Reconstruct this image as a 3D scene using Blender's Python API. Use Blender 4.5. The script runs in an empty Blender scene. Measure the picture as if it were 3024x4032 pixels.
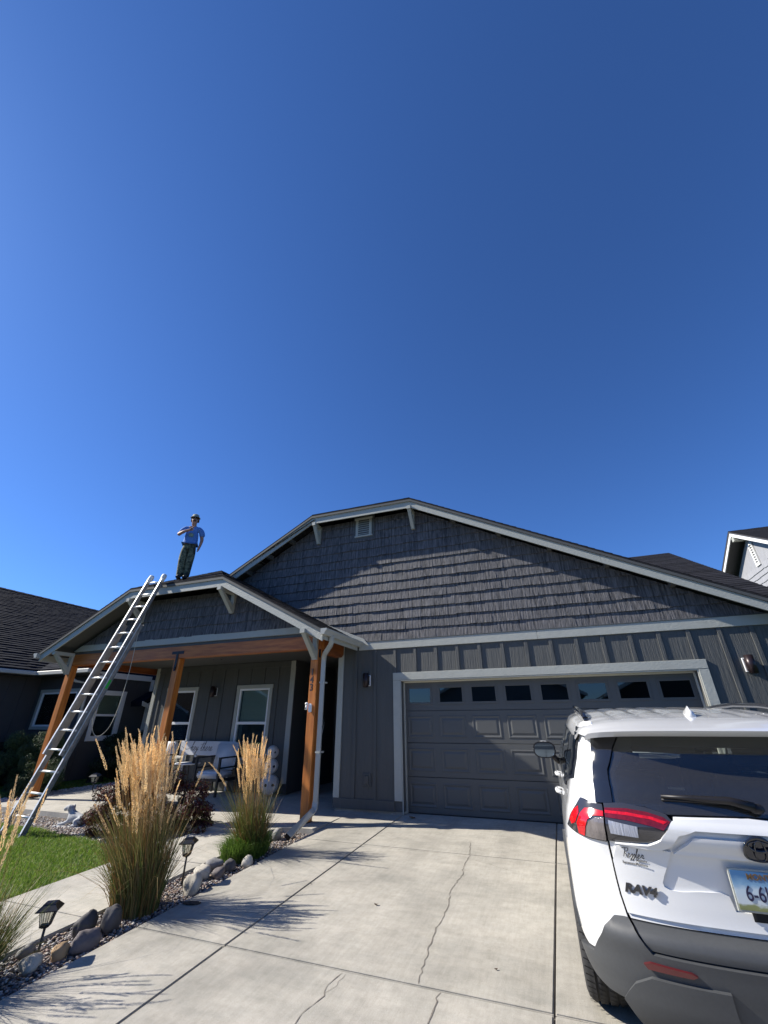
import bpy, bmesh, math, random
import numpy as np
from mathutils import Vector, Matrix
from math import radians as R, sin, cos, pi
random.seed(7); rng = np.random.default_rng(7)
C = bpy.context.scene.collection
SC = bpy.context.scene

# ---------------------------------------------------------------- camera
cam = bpy.data.cameras.new('camera'); camo = bpy.data.objects.new('camera', cam); C.objects.link(camo)
cam.sensor_fit = 'HORIZONTAL'; cam.sensor_width = 36.0; cam.lens = 36.0*1619.77/3024
cam.clip_start = 0.05; cam.clip_end = 3000
_y, _p, _r = 0.365407725, 0.469597180, 0.00510279535
_M = Matrix.Rotation(_y, 3, 'Z') @ Matrix.Rotation(_p, 3, 'X') @ Matrix.Rotation(_r, 3, 'Y')
_rt, _fw, _up = _M.col[0], _M.col[1], _M.col[2]
camo.matrix_world = Matrix(((_rt[0], _up[0], -_fw[0], 2.7779), (_rt[1], _up[1], -_fw[1], -8.33012), (_rt[2], _up[2], -_fw[2], 1.43469), (0, 0, 0, 1)))
SC.camera = camo
# ---------------------------------------------------------------- light
SUN = Vector((-1.0, -0.212, 0.755)).normalized()
world = bpy.data.worlds.new('World'); SC.world = world; world.use_nodes = True
wn = world.node_tree.nodes; wl = world.node_tree.links; wn.clear()
wo = wn.new('ShaderNodeOutputWorld'); bg = wn.new('ShaderNodeBackground'); sky = wn.new('ShaderNodeTexSky')
sky.sky_type = 'NISHITA'; sky.sun_disc = False
sky.sun_elevation = math.asin(SUN.z); sky.sun_rotation = math.atan2(SUN.x, SUN.y) % (2*pi)
sky.altitude = 1500; sky.air_density = 1.0; sky.dust_density = 0.75; sky.ozone_density = 4.0
bg.inputs['Strength'].default_value = 0.058
hs = wn.new('ShaderNodeMix'); hs.data_type = 'RGBA'; hs.blend_type = 'MULTIPLY'; hs.inputs[0].default_value = 1.0; hs.inputs[7].default_value = (0.70, 1.10, 1.68, 1)   # deep mountain blue
wl.new(sky.outputs[0], hs.inputs[6]); wl.new(hs.outputs[2], bg.inputs[0]); wl.new(bg.outputs[0], wo.inputs[0])
sl = bpy.data.lights.new('sun', 'SUN'); sl.energy = 5.0; sl.angle = R(0.53); sl.color = (1.0, 0.94, 0.84)
so = bpy.data.objects.new('sun', sl); C.objects.link(so)
so.rotation_mode = 'QUATERNION'; so.rotation_quaternion = SUN.to_track_quat('Z', 'Y'); so.location = (-20, -4, 15)
SC.view_settings.view_transform = 'Standard'; SC.view_settings.look = 'None'
SC.view_settings.exposure = 0.80; SC.view_settings.gamma = 1.0; SC.view_settings.use_curve_mapping = False
try:
    SC.cycles.max_bounces = 8; SC.cycles.diffuse_bounces = 3; SC.cycles.transparent_max_bounces = 16
except Exception: pass

S_ = 0.0344
def gz(y): return S_*y if y < 0 else 0.0          # the driveway falls away from the garage

# ---------------------------------------------------------------- object helpers
def T(o, label=None, cat=None, group=None, kind=None):
    if label: o['label'] = label
    if cat: o['category'] = cat
    if group: o['group'] = group
    if kind: o['kind'] = kind
    return o
def empty(name, loc, rz=0.0, label=None, cat=None, group=None, rx=0.0):
    o = bpy.data.objects.new(name, None); C.objects.link(o)
    o.location = loc; o.rotation_euler = (rx, 0, rz); o.empty_display_size = 0.2
    return T(o, label, cat, group)
def pmat(p):
    m = Matrix.Identity(4)
    while p is not None:
        l = Matrix.Translation(p.location) @ p.rotation_euler.to_matrix().to_4x4() if p.rotation_mode != 'QUATERNION' else Matrix.Translation(p.location) @ p.rotation_quaternion.to_matrix().to_4x4()
        m = l @ m if p.parent is None else (p.matrix_parent_inverse @ l) @ m
        p = p.parent
    return m
def link(name, me, parent=None, world=True, kind=None, label=None):
    """world=True: the mesh is written in world coordinates; False: in the parent's own"""
    o = bpy.data.objects.new(name, me); C.objects.link(o)
    if parent is not None:
        o.parent = parent
        if world: o.matrix_parent_inverse = pmat(parent).inverted()
    if kind: o['kind'] = kind
    if label: o['label'] = label
    return o
def setm(me, m):
    for x in (m if isinstance(m, (list, tuple)) else [m]): me.materials.append(x)
def fin(name, bm, m, parent=None, world=True, smooth=False, kind=None, label=None, ang=None):
    bmesh.ops.recalc_face_normals(bm, faces=bm.faces)
    me = bpy.data.meshes.new(name); bm.to_mesh(me); bm.free(); setm(me, m)
    if smooth:
        me.polygons.foreach_set('use_smooth', [True]*len(me.polygons))
        if ang: me.set_sharp_from_angle(angle=R(ang))
    return link(name, me, parent, world, kind, label)
def rawmesh(name, v, f, m, smooth=False):
    me = bpy.data.meshes.new(name); me.from_pydata(v, [], f); setm(me, m)
    if smooth: me.polygons.foreach_set('use_smooth', [True]*len(me.polygons))
    return me
def box(bm, x0, x1, y0, y1, z0, z1, mi=0):
    vs = [bm.verts.new(p) for p in ((x0,y0,z0),(x1,y0,z0),(x1,y1,z0),(x0,y1,z0),(x0,y0,z1),(x1,y0,z1),(x1,y1,z1),(x0,y1,z1))]
    for q in ((0,1,2,3),(4,7,6,5),(0,4,5,1),(1,5,6,2),(2,6,7,3),(3,7,4,0)):
        f = bm.faces.new([vs[i] for i in q]); f.material_index = mi
    return vs
def obox(bm, a, b, w, h, up=(0,0,1), mi=0):
    """bar from a to b, w wide, h deep"""
    a, b = Vector(a), Vector(b); d = (b-a).normalized(); up = Vector(up)
    s = d.cross(up)
    if s.length < 1e-4: s = d.cross(Vector((0,1,0)))
    s.normalize(); u = s.cross(d).normalized()
    vs = []
    for p in (a, b):
        for i, j in ((-1,-1),(1,-1),(1,1),(-1,1)): vs.append(bm.verts.new(p + s*(w/2*i) + u*(h/2*j)))
    for q in ((0,1,2,3),(4,7,6,5),(0,4,5,1),(1,5,6,2),(2,6,7,3),(3,7,4,0)):
        f = bm.faces.new([vs[i] for i in q]); f.material_index = mi
    return vs
def prism_xz(bm, poly, y0, y1, mi=0):
    a = [bm.verts.new((x, y0, z)) for x, z in poly]; b = [bm.verts.new((x, y1, z)) for x, z in poly]
    n = len(poly); bm.faces.new(a).material_index = mi; bm.faces.new(b[::-1]).material_index = mi
    for i in range(n): bm.faces.new((a[i], b[i], b[(i+1)%n], a[(i+1)%n])).material_index = mi
def prism_yz(bm, poly, x0, x1, mi=0):
    a = [bm.verts.new((x0, y, z)) for y, z in poly]; b = [bm.verts.new((x1, y, z)) for y, z in poly]
    n = len(poly); bm.faces.new(a).material_index = mi; bm.faces.new(b[::-1]).material_index = mi
    for i in range(n): bm.faces.new((a[i], b[i], b[(i+1)%n], a[(i+1)%n])).material_index = mi
def slab3(bm, pts, off, mi=0):
    """polygon of 3-D points thickened by the vector off"""
    off = Vector(off); a = [bm.verts.new(p) for p in pts]; b = [bm.verts.new(Vector(p)+off) for p in pts]
    n = len(pts); bm.faces.new(a).material_index = mi; bm.faces.new(b[::-1]).material_index = mi
    for i in range(n): bm.faces.new((a[i], b[i], b[(i+1)%n], a[(i+1)%n])).material_index = mi
def tube(bm, pts, rad, n=8, cap=True, mi=0):
    pts = [Vector(p) for p in pts]; rings = []
    rr = rad if isinstance(rad, (list, tuple)) else [rad]*len(pts)
    for i, p in enumerate(pts):
        d = (pts[min(i+1, len(pts)-1)] - pts[max(i-1, 0)])
        if d.length < 1e-9: d = Vector((0,0,1))
        d.normalize(); u = d.cross(Vector((0,0,1)))
        if u.length < 1e-3: u = d.cross(Vector((0,1,0)))
        u.normalize(); v = d.cross(u)
        rings.append([bm.verts.new(p + (u*cos(2*pi*k/n) + v*sin(2*pi*k/n))*rr[i]) for k in range(n)])
    for a, b in zip(rings, rings[1:]):
        for k in range(n):
            f = bm.faces.new((a[k], a[(k+1)%n], b[(k+1)%n], b[k])); f.material_index = mi; f.smooth = True
    if cap:
        bm.faces.new(rings[0][::-1]).material_index = mi; bm.faces.new(rings[-1]).material_index = mi
def lathe(bm, prof, n=20, c=(0,0,0), mi=0, axis='Z'):
    rings = []
    for r, z in prof:
        rings.append([bm.verts.new(Vector(c) + (Vector((r*cos(2*pi*k/n), r*sin(2*pi*k/n), z)) if axis == 'Z' else Vector((z, r*cos(2*pi*k/n), r*sin(2*pi*k/n))))) for k in range(n)])
    for a, b in zip(rings, rings[1:]):
        for k in range(n):
            f = bm.faces.new((a[k], a[(k+1)%n], b[(k+1)%n], b[k])); f.material_index = mi; f.smooth = True
def ell(bm, c, r, seg=14, ring=8, rot=None, mi=0):
    m = Matrix.Translation(c) @ (rot.to_4x4() if rot is not None else Matrix.Identity(4)) @ Matrix.Diagonal((r[0], r[1], r[2], 1))
    g = bmesh.ops.create_uvsphere(bm, u_segments=seg, v_segments=ring, radius=1, matrix=m)
    for v in g['verts']:
        for f in v.link_faces: f.material_index = mi; f.smooth = True
def bevel(bm, w, seg=1):
    bmesh.ops.bevel(bm, geom=list(bm.edges), offset=w, segments=seg, affect='EDGES', clamp_overlap=True)
def bxpart(name, m, parent, *a, bev=0.0, label=None, world=True):
    bm = bmesh.new(); box(bm, *a)
    if bev: bevel(bm, bev)
    return fin(name, bm, m, parent, world, label=label)
def tomesh(o):
    """text becomes a mesh of its own"""
    bpy.context.view_layer.update(); me = bpy.data.meshes.new_from_object(o.evaluated_get(bpy.context.evaluated_depsgraph_get())); nm = o.name; par = o.parent; mpi = o.matrix_parent_inverse.copy()
    bpy.data.objects.remove(o); n = bpy.data.objects.new(nm, me); C.objects.link(n); n.parent = par; n.matrix_parent_inverse = mpi; return n
def clip(poly, hp):
    """2-D convex clip; hp = list of (a,b,c) keeping a*x+b*z<=c"""
    for a, b, c in hp:
        out = []
        for i in range(len(poly)):
            p, q = poly[i], poly[(i+1) % len(poly)]
            dp, dq = a*p[0]+b*p[1]-c, a*q[0]+b*q[1]-c
            if dp <= 0: out.append(p)
            if (dp < 0 < dq) or (dq < 0 < dp):
                t = dp/(dp-dq); out.append((p[0]+(q[0]-p[0])*t, p[1]+(q[1]-p[1])*t))
        poly = out
        if len(poly) < 3: return []
    res = []
    for p in poly:
        if not res or math.hypot(p[0]-res[-1][0], p[1]-res[-1][1]) > 1e-4: res.append(p)
    if len(res) > 1 and math.hypot(res[0][0]-res[-1][0], res[0][1]-res[-1][1]) < 1e-4: res.pop()
    return res if len(res) > 2 else []

# ---------------------------------------------------------------- materials
def mat(name, col, rough=0.6, metal=0.0, var=0.0, scale=5.0, stretch=(1,1,1), bump=0.0, bscale=None, bstretch=None, bdist=0.01,
        col2=None, coat=0.0, spec=0.5, trans=0.0, detail=6.0, emis=None, rvar=0.0, dirt=None, dirtscale=0.7, objvar=0.0, sss=0.0):
    m = bpy.data.materials.new(name); m.use_nodes = True; nt = m.node_tree; n = nt.nodes; l = nt.links
    b = n['Principled BSDF']; b.inputs['Roughness'].default_value = rough; b.inputs['Metallic'].default_value = metal
    b.inputs['Base Color'].default_value = (*col, 1); b.inputs['Specular IOR Level'].default_value = spec
    b.inputs['Coat Weight'].default_value = coat; b.inputs['Coat Roughness'].default_value = 0.04
    if emis: b.inputs['Emission Color'].default_value = (*emis[0], 1); b.inputs['Emission Strength'].default_value = emis[1]
    tc = n.new('ShaderNodeTexCoord')
    def noise(sc, st, det=detail):
        mp = n.new('ShaderNodeMapping'); mp.inputs['Scale'].default_value = st; l.new(tc.outputs['Object'], mp.inputs[0])
        t = n.new('ShaderNodeTexNoise'); t.inputs['Scale'].default_value = sc; t.inputs['Detail'].default_value = det
        t.inputs['Roughness'].default_value = 0.6; l.new(mp.outputs[0], t.inputs['Vector']); return t
    cur = None
    if var or col2:
        t = noise(scale, stretch); rp = n.new('ShaderNodeValToRGB')
        c1 = tuple(c*(1-var) for c in col); c2 = col2 if col2 else tuple(min(1, c*(1+var)) for c in col)
        rp.color_ramp.elements[0].position = 0.3; rp.color_ramp.elements[1].position = 0.7
        rp.color_ramp.elements[0].color = (*c1, 1); rp.color_ramp.elements[1].color = (*c2, 1)
        l.new(t.outputs['Fac'], rp.inputs[0]); cur = rp.outputs[0]
    if dirt:
        t = noise(dirtscale, (1,1,1)); rp = n.new('ShaderNodeValToRGB'); rp.color_ramp.elements[0].position = 0.42; rp.color_ramp.elements[1].position = 0.72
        l.new(t.outputs['Fac'], rp.inputs[0]); mx = n.new('ShaderNodeMix'); mx.data_type = 'RGBA'
        l.new(rp.outputs[0], mx.inputs[0])
        if cur: l.new(cur, mx.inputs[6])
        else: mx.inputs[6].default_value = (*col, 1)
        mx.inputs[7].default_value = (*dirt, 1); cur = mx.outputs[2]
    if objvar:
        oi = n.new('ShaderNodeObjectInfo'); mr = n.new('ShaderNodeMapRange'); mr.inputs[3].default_value = 1-objvar; mr.inputs[4].default_value = 1+objvar
        l.new(oi.outputs['Random'], mr.inputs[0]); hv = n.new('ShaderNodeHueSaturation'); l.new(mr.outputs[0], hv.inputs['Value'])
        if cur: l.new(cur, hv.inputs['Color'])
        else: hv.inputs['Color'].default_value = (*col, 1)
        cur = hv.outputs[0]
    if cur: l.new(cur, b.inputs['Base Color'])
    if rvar:
        t = noise(scale*0.7, stretch); mr = n.new('ShaderNodeMapRange'); mr.inputs[3].default_value = rough-rvar; mr.inputs[4].default_value = rough+rvar
        l.new(t.outputs['Fac'], mr.inputs[0]); l.new(mr.outputs[0], b.inputs['Roughness'])
    if bump:
        t = noise(bscale or scale*4, bstretch or stretch); bp = n.new('ShaderNodeBump'); bp.inputs['Strength'].default_value = bump
        bp.inputs['Distance'].default_value = bdist; l.new(t.outputs['Fac'], bp.inputs['Height']); l.new(bp.outputs[0], b.inputs['Normal'])
    if trans:
        out = n['Material Output']; tr = n.new('ShaderNodeBsdfTranslucent'); mix = n.new('ShaderNodeMixShader'); mix.inputs[0].default_value = trans
        if cur: l.new(cur, tr.inputs[0])
        else: tr.inputs[0].default_value = (*col, 1)
        l.new(b.outputs[0], mix.inputs[1]); l.new(tr.outputs[0], mix.inputs[2]); l.new(mix.outputs[0], out.inputs[0])
    return m
def glass(name, tint, clear=0.5, rough=0.02, dust=0.0):
    """window glass: tinted see-through sheet with a mirror-like surface"""
    m = bpy.data.materials.new(name); m.use_nodes = True; nt = m.node_tree; n = nt.nodes; l = nt.links; n.clear()
    out = n.new('ShaderNodeOutputMaterial'); tr = n.new('ShaderNodeBsdfTransparent'); tr.inputs[0].default_value = tuple(t*clear for t in tint)+(1,)
    gl = n.new('ShaderNodeBsdfGlossy'); gl.inputs['Roughness'].default_value = rough; gl.inputs[0].default_value = (0.9, 0.93, 0.95, 1)
    fr = n.new('ShaderNodeFresnel'); fr.inputs[0].default_value = 1.52
    ma = n.new('ShaderNodeMath'); ma.operation = 'MULTIPLY_ADD'; ma.inputs[1].default_value = 1.35; ma.inputs[2].default_value = 0.03; ma.use_clamp = True
    l.new(fr.outputs[0], ma.inputs[0]); mx = n.new('ShaderNodeMixShader'); l.new(ma.outputs[0], mx.inputs[0]); l.new(tr.outputs[0], mx.inputs[1]); l.new(gl.outputs[0], mx.inputs[2])
    res = mx.outputs[0]
    if dust:
        tc = n.new('ShaderNodeTexCoord'); mp = n.new('ShaderNodeMapping'); mp.inputs['Scale'].default_value = (1, 1, 0.22); l.new(tc.outputs['Object'], mp.inputs[0])
        t = n.new('ShaderNodeTexNoise'); t.inputs['Scale'].default_value = 90; t.inputs['Detail'].default_value = 3; l.new(mp.outputs[0], t.inputs['Vector'])
        rp = n.new('ShaderNodeValToRGB'); rp.color_ramp.elements[0].position = 0.45; rp.color_ramp.elements[1].position = 0.9; rp.color_ramp.elements[0].color = (0.035,)*3+(1,); rp.color_ramp.elements[1].color = (dust,)*3+(1,)
        l.new(t.outputs[0], rp.inputs[0]); df = n.new('ShaderNodeBsdfDiffuse'); df.inputs[0].default_value = (0.6, 0.58, 0.53, 1)
        m2 = n.new('ShaderNodeMixShader'); l.new(rp.outputs[0], m2.inputs[0]); l.new(res, m2.inputs[1]); l.new(df.outputs[0], m2.inputs[2]); res = m2.outputs[0]
    l.new(res, out.inputs[0]); return m
def concrete(name, base, warm):
    m = bpy.data.materials.new(name); m.use_nodes = True; nt = m.node_tree; n = nt.nodes; l = nt.links; b = n['Principled BSDF']
    tc = n.new('ShaderNodeTexCoord')
    def noise(sc, det, st=(1,1,1), ro=0.6):
        mp = n.new('ShaderNodeMapping'); mp.inputs['Scale'].default_value = st; l.new(tc.outputs['Object'], mp.inputs[0])
        t = n.new('ShaderNodeTexNoise'); t.inputs['Scale'].default_value = sc; t.inputs['Detail'].default_value = det; t.inputs['Roughness'].default_value = ro; l.new(mp.outputs[0], t.inputs['Vector']); return t.outputs['Fac']
    def ramp(f, p0, c0, p1, c1):
        r = n.new('ShaderNodeValToRGB'); e = r.color_ramp.elements; e[0].position = p0; e[1].position = p1; e[0].color = (*c0, 1); e[1].color = (*c1, 1); l.new(f, r.inputs[0]); return r.outputs[0]
    def mul(a, c, fac=1.0):
        x = n.new('ShaderNodeMix'); x.data_type = 'RGBA'; x.blend_type = 'MULTIPLY'; x.inputs[0].default_value = fac; l.new(a, x.inputs[6]); l.new(c, x.inputs[7]); return x.outputs[2]
    c = ramp(noise(1.1, 8, ro=0.65), 0.34, base, 0.66, warm)
    c = mul(c, ramp(noise(3.4, 7, (1, 2.6, 1), 0.7), 0.32, (0.86, 0.87, 0.87), 0.62, (1.04, 1.03, 1.02)))       # broom and water marks
    c = mul(c, ramp(noise(11, 5), 0.30, (0.90, 0.90, 0.89), 0.55, (1, 1, 1)))
    c = mul(c, ramp(noise(240, 3), 0.28, (0.72, 0.71, 0.70), 0.50, (1, 1, 1)))                                # aggregate specks
    c = mul(c, ramp(noise(0.55, 3), 0.30, (0.84, 0.85, 0.86), 0.48, (1, 1, 1)))                               # old stains
    c = mul(c, ramp(noise(1.0, 5, (2.6, 0.30, 1), 0.55), 0.36, (0.92, 0.92, 0.92), 0.56, (1.03, 1.03, 1.03)))            # tyre tracks
    c = mul(c, ramp(noise(2.1, 9, (1, 1, 1), 0.8), 0.60, (1, 1, 1), 0.74, (0.80, 0.79, 0.77)))                           # rust and leaf tannin
    c = mul(c, ramp(noise(38, 4, (1, 0.12, 1), 0.7), 0.35, (0.93, 0.93, 0.92), 0.60, (1.03, 1.03, 1.03)))                 # broom finish
    c = mul(c, ramp(noise(95, 2), 0.66, (1, 1, 1), 0.72, (1.22, 1.22, 1.2)))                                            # pale grit
    l.new(c, b.inputs['Base Color']); b.inputs['Roughness'].default_value = 0.88; b.inputs['Specular IOR Level'].default_value = 0.25
    ad = n.new('ShaderNodeMath'); ad.operation = 'ADD'; l.new(noise(160, 4), ad.inputs[0])
    m2 = n.new('ShaderNodeMath'); m2.operation = 'MULTIPLY'; m2.inputs[1].default_value = 2.0; l.new(noise(5, 5), m2.inputs[0]); l.new(m2.outputs[0], ad.inputs[1])
    bp = n.new('ShaderNodeBump'); bp.inputs['Strength'].default_value = 0.35; bp.inputs['Distance'].default_value = 0.004; l.new(ad.outputs[0], bp.inputs['Height']); l.new(bp.outputs[0], b.inputs['Normal'])
    return m
def shake_mat(name, c1, c2, strength=0.9):
    """cedar-look shake: strong vertical combed grain"""
    m = bpy.data.materials.new(name); m.use_nodes = True; nt = m.node_tree; n = nt.nodes; l = nt.links; b = n['Principled BSDF']
    tc = n.new('ShaderNodeTexCoord'); oi = n.new('ShaderNodeObjectInfo')
    mp = n.new('ShaderNodeMapping'); mp.inputs['Scale'].default_value = (30, 30, 1.3); l.new(tc.outputs['Object'], mp.inputs[0])
    t = n.new('ShaderNodeTexNoise'); t.inputs['Scale'].default_value = 1.0; t.inputs['Detail'].default_value = 5; t.inputs['Roughness'].default_value = 0.65; t.inputs['Distortion'].default_value = 0.15
    l.new(mp.outputs[0], t.inputs['Vector'])
    rp = n.new('ShaderNodeValToRGB'); rp.color_ramp.elements[0].position = 0.32; rp.color_ramp.elements[1].position = 0.68
    rp.color_ramp.elements[0].color = (*c1, 1); rp.color_ramp.elements[1].color = (*c2, 1); l.new(t.outputs['Fac'], rp.inputs[0]); l.new(rp.outputs[0], b.inputs['Base Color'])  # grooves darker, ridges paler: raking light's contrast also put into the grain colour
    b.inputs['Roughness'].default_value = 0.72; b.inputs['Specular IOR Level'].default_value = 0.35
    bp = n.new('ShaderNodeBump'); bp.inputs['Strength'].default_value = strength; bp.inputs['Distance'].default_value = 0.026; l.new(t.outputs['Fac'], bp.inputs['Height']); l.new(bp.outputs[0], b.inputs['Normal'])
    return m
M = {}
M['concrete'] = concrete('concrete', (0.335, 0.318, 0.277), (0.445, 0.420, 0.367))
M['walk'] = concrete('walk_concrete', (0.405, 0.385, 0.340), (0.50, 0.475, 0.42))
M['joint'] = mat('joint', (0.13, 0.112, 0.095), 0.95, var=0.3, scale=30)
M['crack'] = mat('crack', (0.17, 0.15, 0.125), 0.95, var=0.4, scale=60)
M['siding'] = mat('grey_siding', (0.074, 0.077, 0.074), 0.62, var=0.07, scale=3, stretch=(6,6,0.5), bump=0.8, bscale=3.0, bstretch=(18,18,1.2), bdist=0.012)
M['siding_porch'] = M['siding']
M['shake'] = shake_mat('dark_shake', (0.026, 0.027, 0.031), (0.165, 0.160, 0.166), 0.9)
M['trim'] = mat('light_grey_trim', (0.37, 0.378, 0.338), 0.6, var=0.05, scale=8, bump=0.5, bscale=26, bstretch=(1,1,1.6), bdist=0.008)
M['whitetrim'] = mat('white_trim', (0.74, 0.74, 0.72), 0.5, var=0.03, scale=6)
M['gutter'] = mat('gutter_metal', (0.38, 0.388, 0.355), 0.42, var=0.04, scale=5)
M['door'] = mat('garage_door_paint', (0.086, 0.088, 0.084), 0.5, var=0.04, scale=4, bump=0.25, bscale=40, bstretch=(1,1,14), bdist=0.002)
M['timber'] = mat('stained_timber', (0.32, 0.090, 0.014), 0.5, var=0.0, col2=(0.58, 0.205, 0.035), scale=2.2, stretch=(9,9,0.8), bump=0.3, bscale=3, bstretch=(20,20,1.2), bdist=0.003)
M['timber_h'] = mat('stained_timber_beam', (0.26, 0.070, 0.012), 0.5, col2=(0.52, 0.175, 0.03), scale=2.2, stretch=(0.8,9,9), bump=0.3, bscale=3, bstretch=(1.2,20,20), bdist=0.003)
M['roof'] = mat('asphalt_shingle', (0.022, 0.022, 0.025), 0.92, var=0.45, scale=26, bump=0.5, bscale=160, bdist=0.003, dirt=(0.030, 0.029, 0.031), dirtscale=1.5, spec=0.12)
M['roof_pc'] = mat('asphalt_shingle_tabs', (0.017, 0.017, 0.020), 0.92, var=0.35, scale=40, bump=0.5, bscale=160, bdist=0.003, objvar=0.3, spec=0.12)
M['black'] = mat('black_metal', (0.016, 0.015, 0.017), 0.45, metal=0.3)
M['blackfab'] = mat('black_powdercoat', (0.014, 0.014, 0.016), 0.4)
M['cushion'] = mat('white_cushion', (0.62, 0.63, 0.65), 0.85, var=0.03, scale=14, bump=0.2, bscale=300, bdist=0.002)
M['vinyl'] = mat('white_vinyl', (0.80, 0.80, 0.79), 0.35)
M['blind'] = mat('blind_slats', (0.80, 0.80, 0.74), 0.6)
M['dark_in'] = mat('dark_interior', (0.02, 0.021, 0.024), 0.9)
M['pane'] = glass('window_glass', (0.90, 0.98, 0.95), 0.95)
M['pane_dark'] = glass('garage_glass', (0.4, 0.45, 0.5), 0.25)
M['alu'] = mat('ladder_aluminium', (0.80, 0.79, 0.76), 0.38, metal=0.25, var=0.18, scale=12, stretch=(1,1,1), rvar=0.12)
M['alu_old'] = mat('ladder_rail_worn', (0.27, 0.25, 0.225), 0.65, metal=0.0, var=0.25, scale=9, rvar=0.12)
M['rubber_w'] = mat('white_rubber', (0.72, 0.71, 0.68), 0.6, var=0.06, scale=20)
M['rope'] = mat('rope', (0.50, 0.47, 0.38), 0.9, var=0.2, scale=60)
M['green'] = mat('green_sticker', (0.03, 0.50, 0.06), 0.5)
M['stone'] = mat('grey_statue_stone', (0.40, 0.41, 0.42), 0.85, var=0.18, scale=14, bump=0.4, bscale=60, bdist=0.003)
M['skull'] = mat('white_skull', (0.60, 0.58, 0.54), 0.7, var=0.1, scale=12, bump=0.25, bscale=30, bdist=0.004)
# ================================================================= roofs and shingles
def roof_rows(O, U, V, poly, exp=0.143, tabw=0.30, seed=1, thick=0.007, vary=0.02):
    """rows of shingle tabs on a plane; returns a list of (verts, faces), one per course"""
    rd = random.Random(seed); O = Vector(O); U = Vector(U).normalized(); V = Vector(V).normalized(); N = U.cross(V).normalized()
    if N.z < 0: N = -N
    n = len(poly); cx = sum(p[0] for p in poly)/n; cy = sum(p[1] for p in poly)/n; hp = []
    for i in range(n):
        p, q = poly[i], poly[(i+1) % n]; a, b = q[1]-p[1], -(q[0]-p[0]); c = a*p[0]+b*p[1]
        if a*cx+b*cy > c: a, b, c = -a, -b, -c
        L = math.hypot(a, b) or 1; hp.append((a/L, b/L, c/L))
    v0, v1 = min(p[1] for p in poly), max(p[1] for p in poly); u0, u1 = min(p[0] for p in poly), max(p[0] for p in poly)
    rows = []; k = 0; v = v0
    while v < v1:
        vs, fs = [], []; u = u0 - rd.random()*tabw
        while u < u1:
            w = tabw*rd.uniform(0.7, 1.25); dv = rd.choice((0, 0, vary))
            pl = clip([(u+0.004, v-dv), (u+w-0.004, v-dv), (u+w-0.004, v+exp+0.03), (u+0.004, v+exp+0.03)], hp)
            if pl:
                b0 = len(vs); m = len(pl); lift = rd.uniform(0.8, 1.5)*thick
                for (a, b) in pl:
                    t = 1-min(1, max(0, (b-v)/exp)); vs.append(O+U*a+V*b+N*(0.002+lift*t))
                for (a, b) in pl: vs.append(O+U*a+V*b-N*0.004)
                fs.append(list(range(b0, b0+m)))
                for i in range(m): fs.append([b0+i, b0+(i+1)%m, b0+m+(i+1)%m, b0+m+i])
            u += w
        if vs: rows.append(([tuple(x) for x in vs], fs))
        v += exp; k += 1
    return rows
def join_rows(rows):
    V_, F_ = [], []
    for v, f in rows:
        b = len(V_); V_ += v; F_ += [[i+b for i in q] for q in f]
    return V_, F_
def roof_face(parent, corners, eave, exp=0.143, seed=1, individual=False, name='roof_slope', tabw=0.30, deckm=None):
    """corners: the plane's polygon, 3-D, ccw from above; eave=(i,j) the bottom edge. Builds the deck and its courses"""
    P = [Vector(c) for c in corners]; O = P[eave[0]]; U = (P[eave[1]]-O).normalized()
    N = (P[1]-P[0]).cross(P[2]-P[0]).normalized()
    if N.z < 0: N = -N
    V = N.cross(U).normalized()
    if V.z < 0: V = -V
    bm = bmesh.new(); slab3(bm, [p-Vector((0,0,0.012)) for p in P], (0, 0, -0.028)); deck = fin(name, bm, M['roof'], parent)
    bm = bmesh.new(); slab3(bm, [p-Vector((0,0,0.044)) for p in P], (0, 0, -0.05)); fin('soffit', bm, deckm or M['soffit'], deck, world=True)
    pl = [((p-O).dot(U), (p-O).dot(V)) for p in P]
    rows = roof_rows(O-N*0.010, U, V, pl, exp, tabw, seed)
    if individual:
        for v, f in rows: link('shingle_course', rawmesh('shingle_course', v, f, M['roof_pc']), deck)
    else:
        v, f = join_rows(rows); link('shingles', rawmesh('shingles', v, f, M['roof_pc']), deck, kind='stuff')
    return deck
M['soffit'] = mat('soffit_board', (0.075, 0.077, 0.075), 0.7, var=0.05, scale=5)

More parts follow.
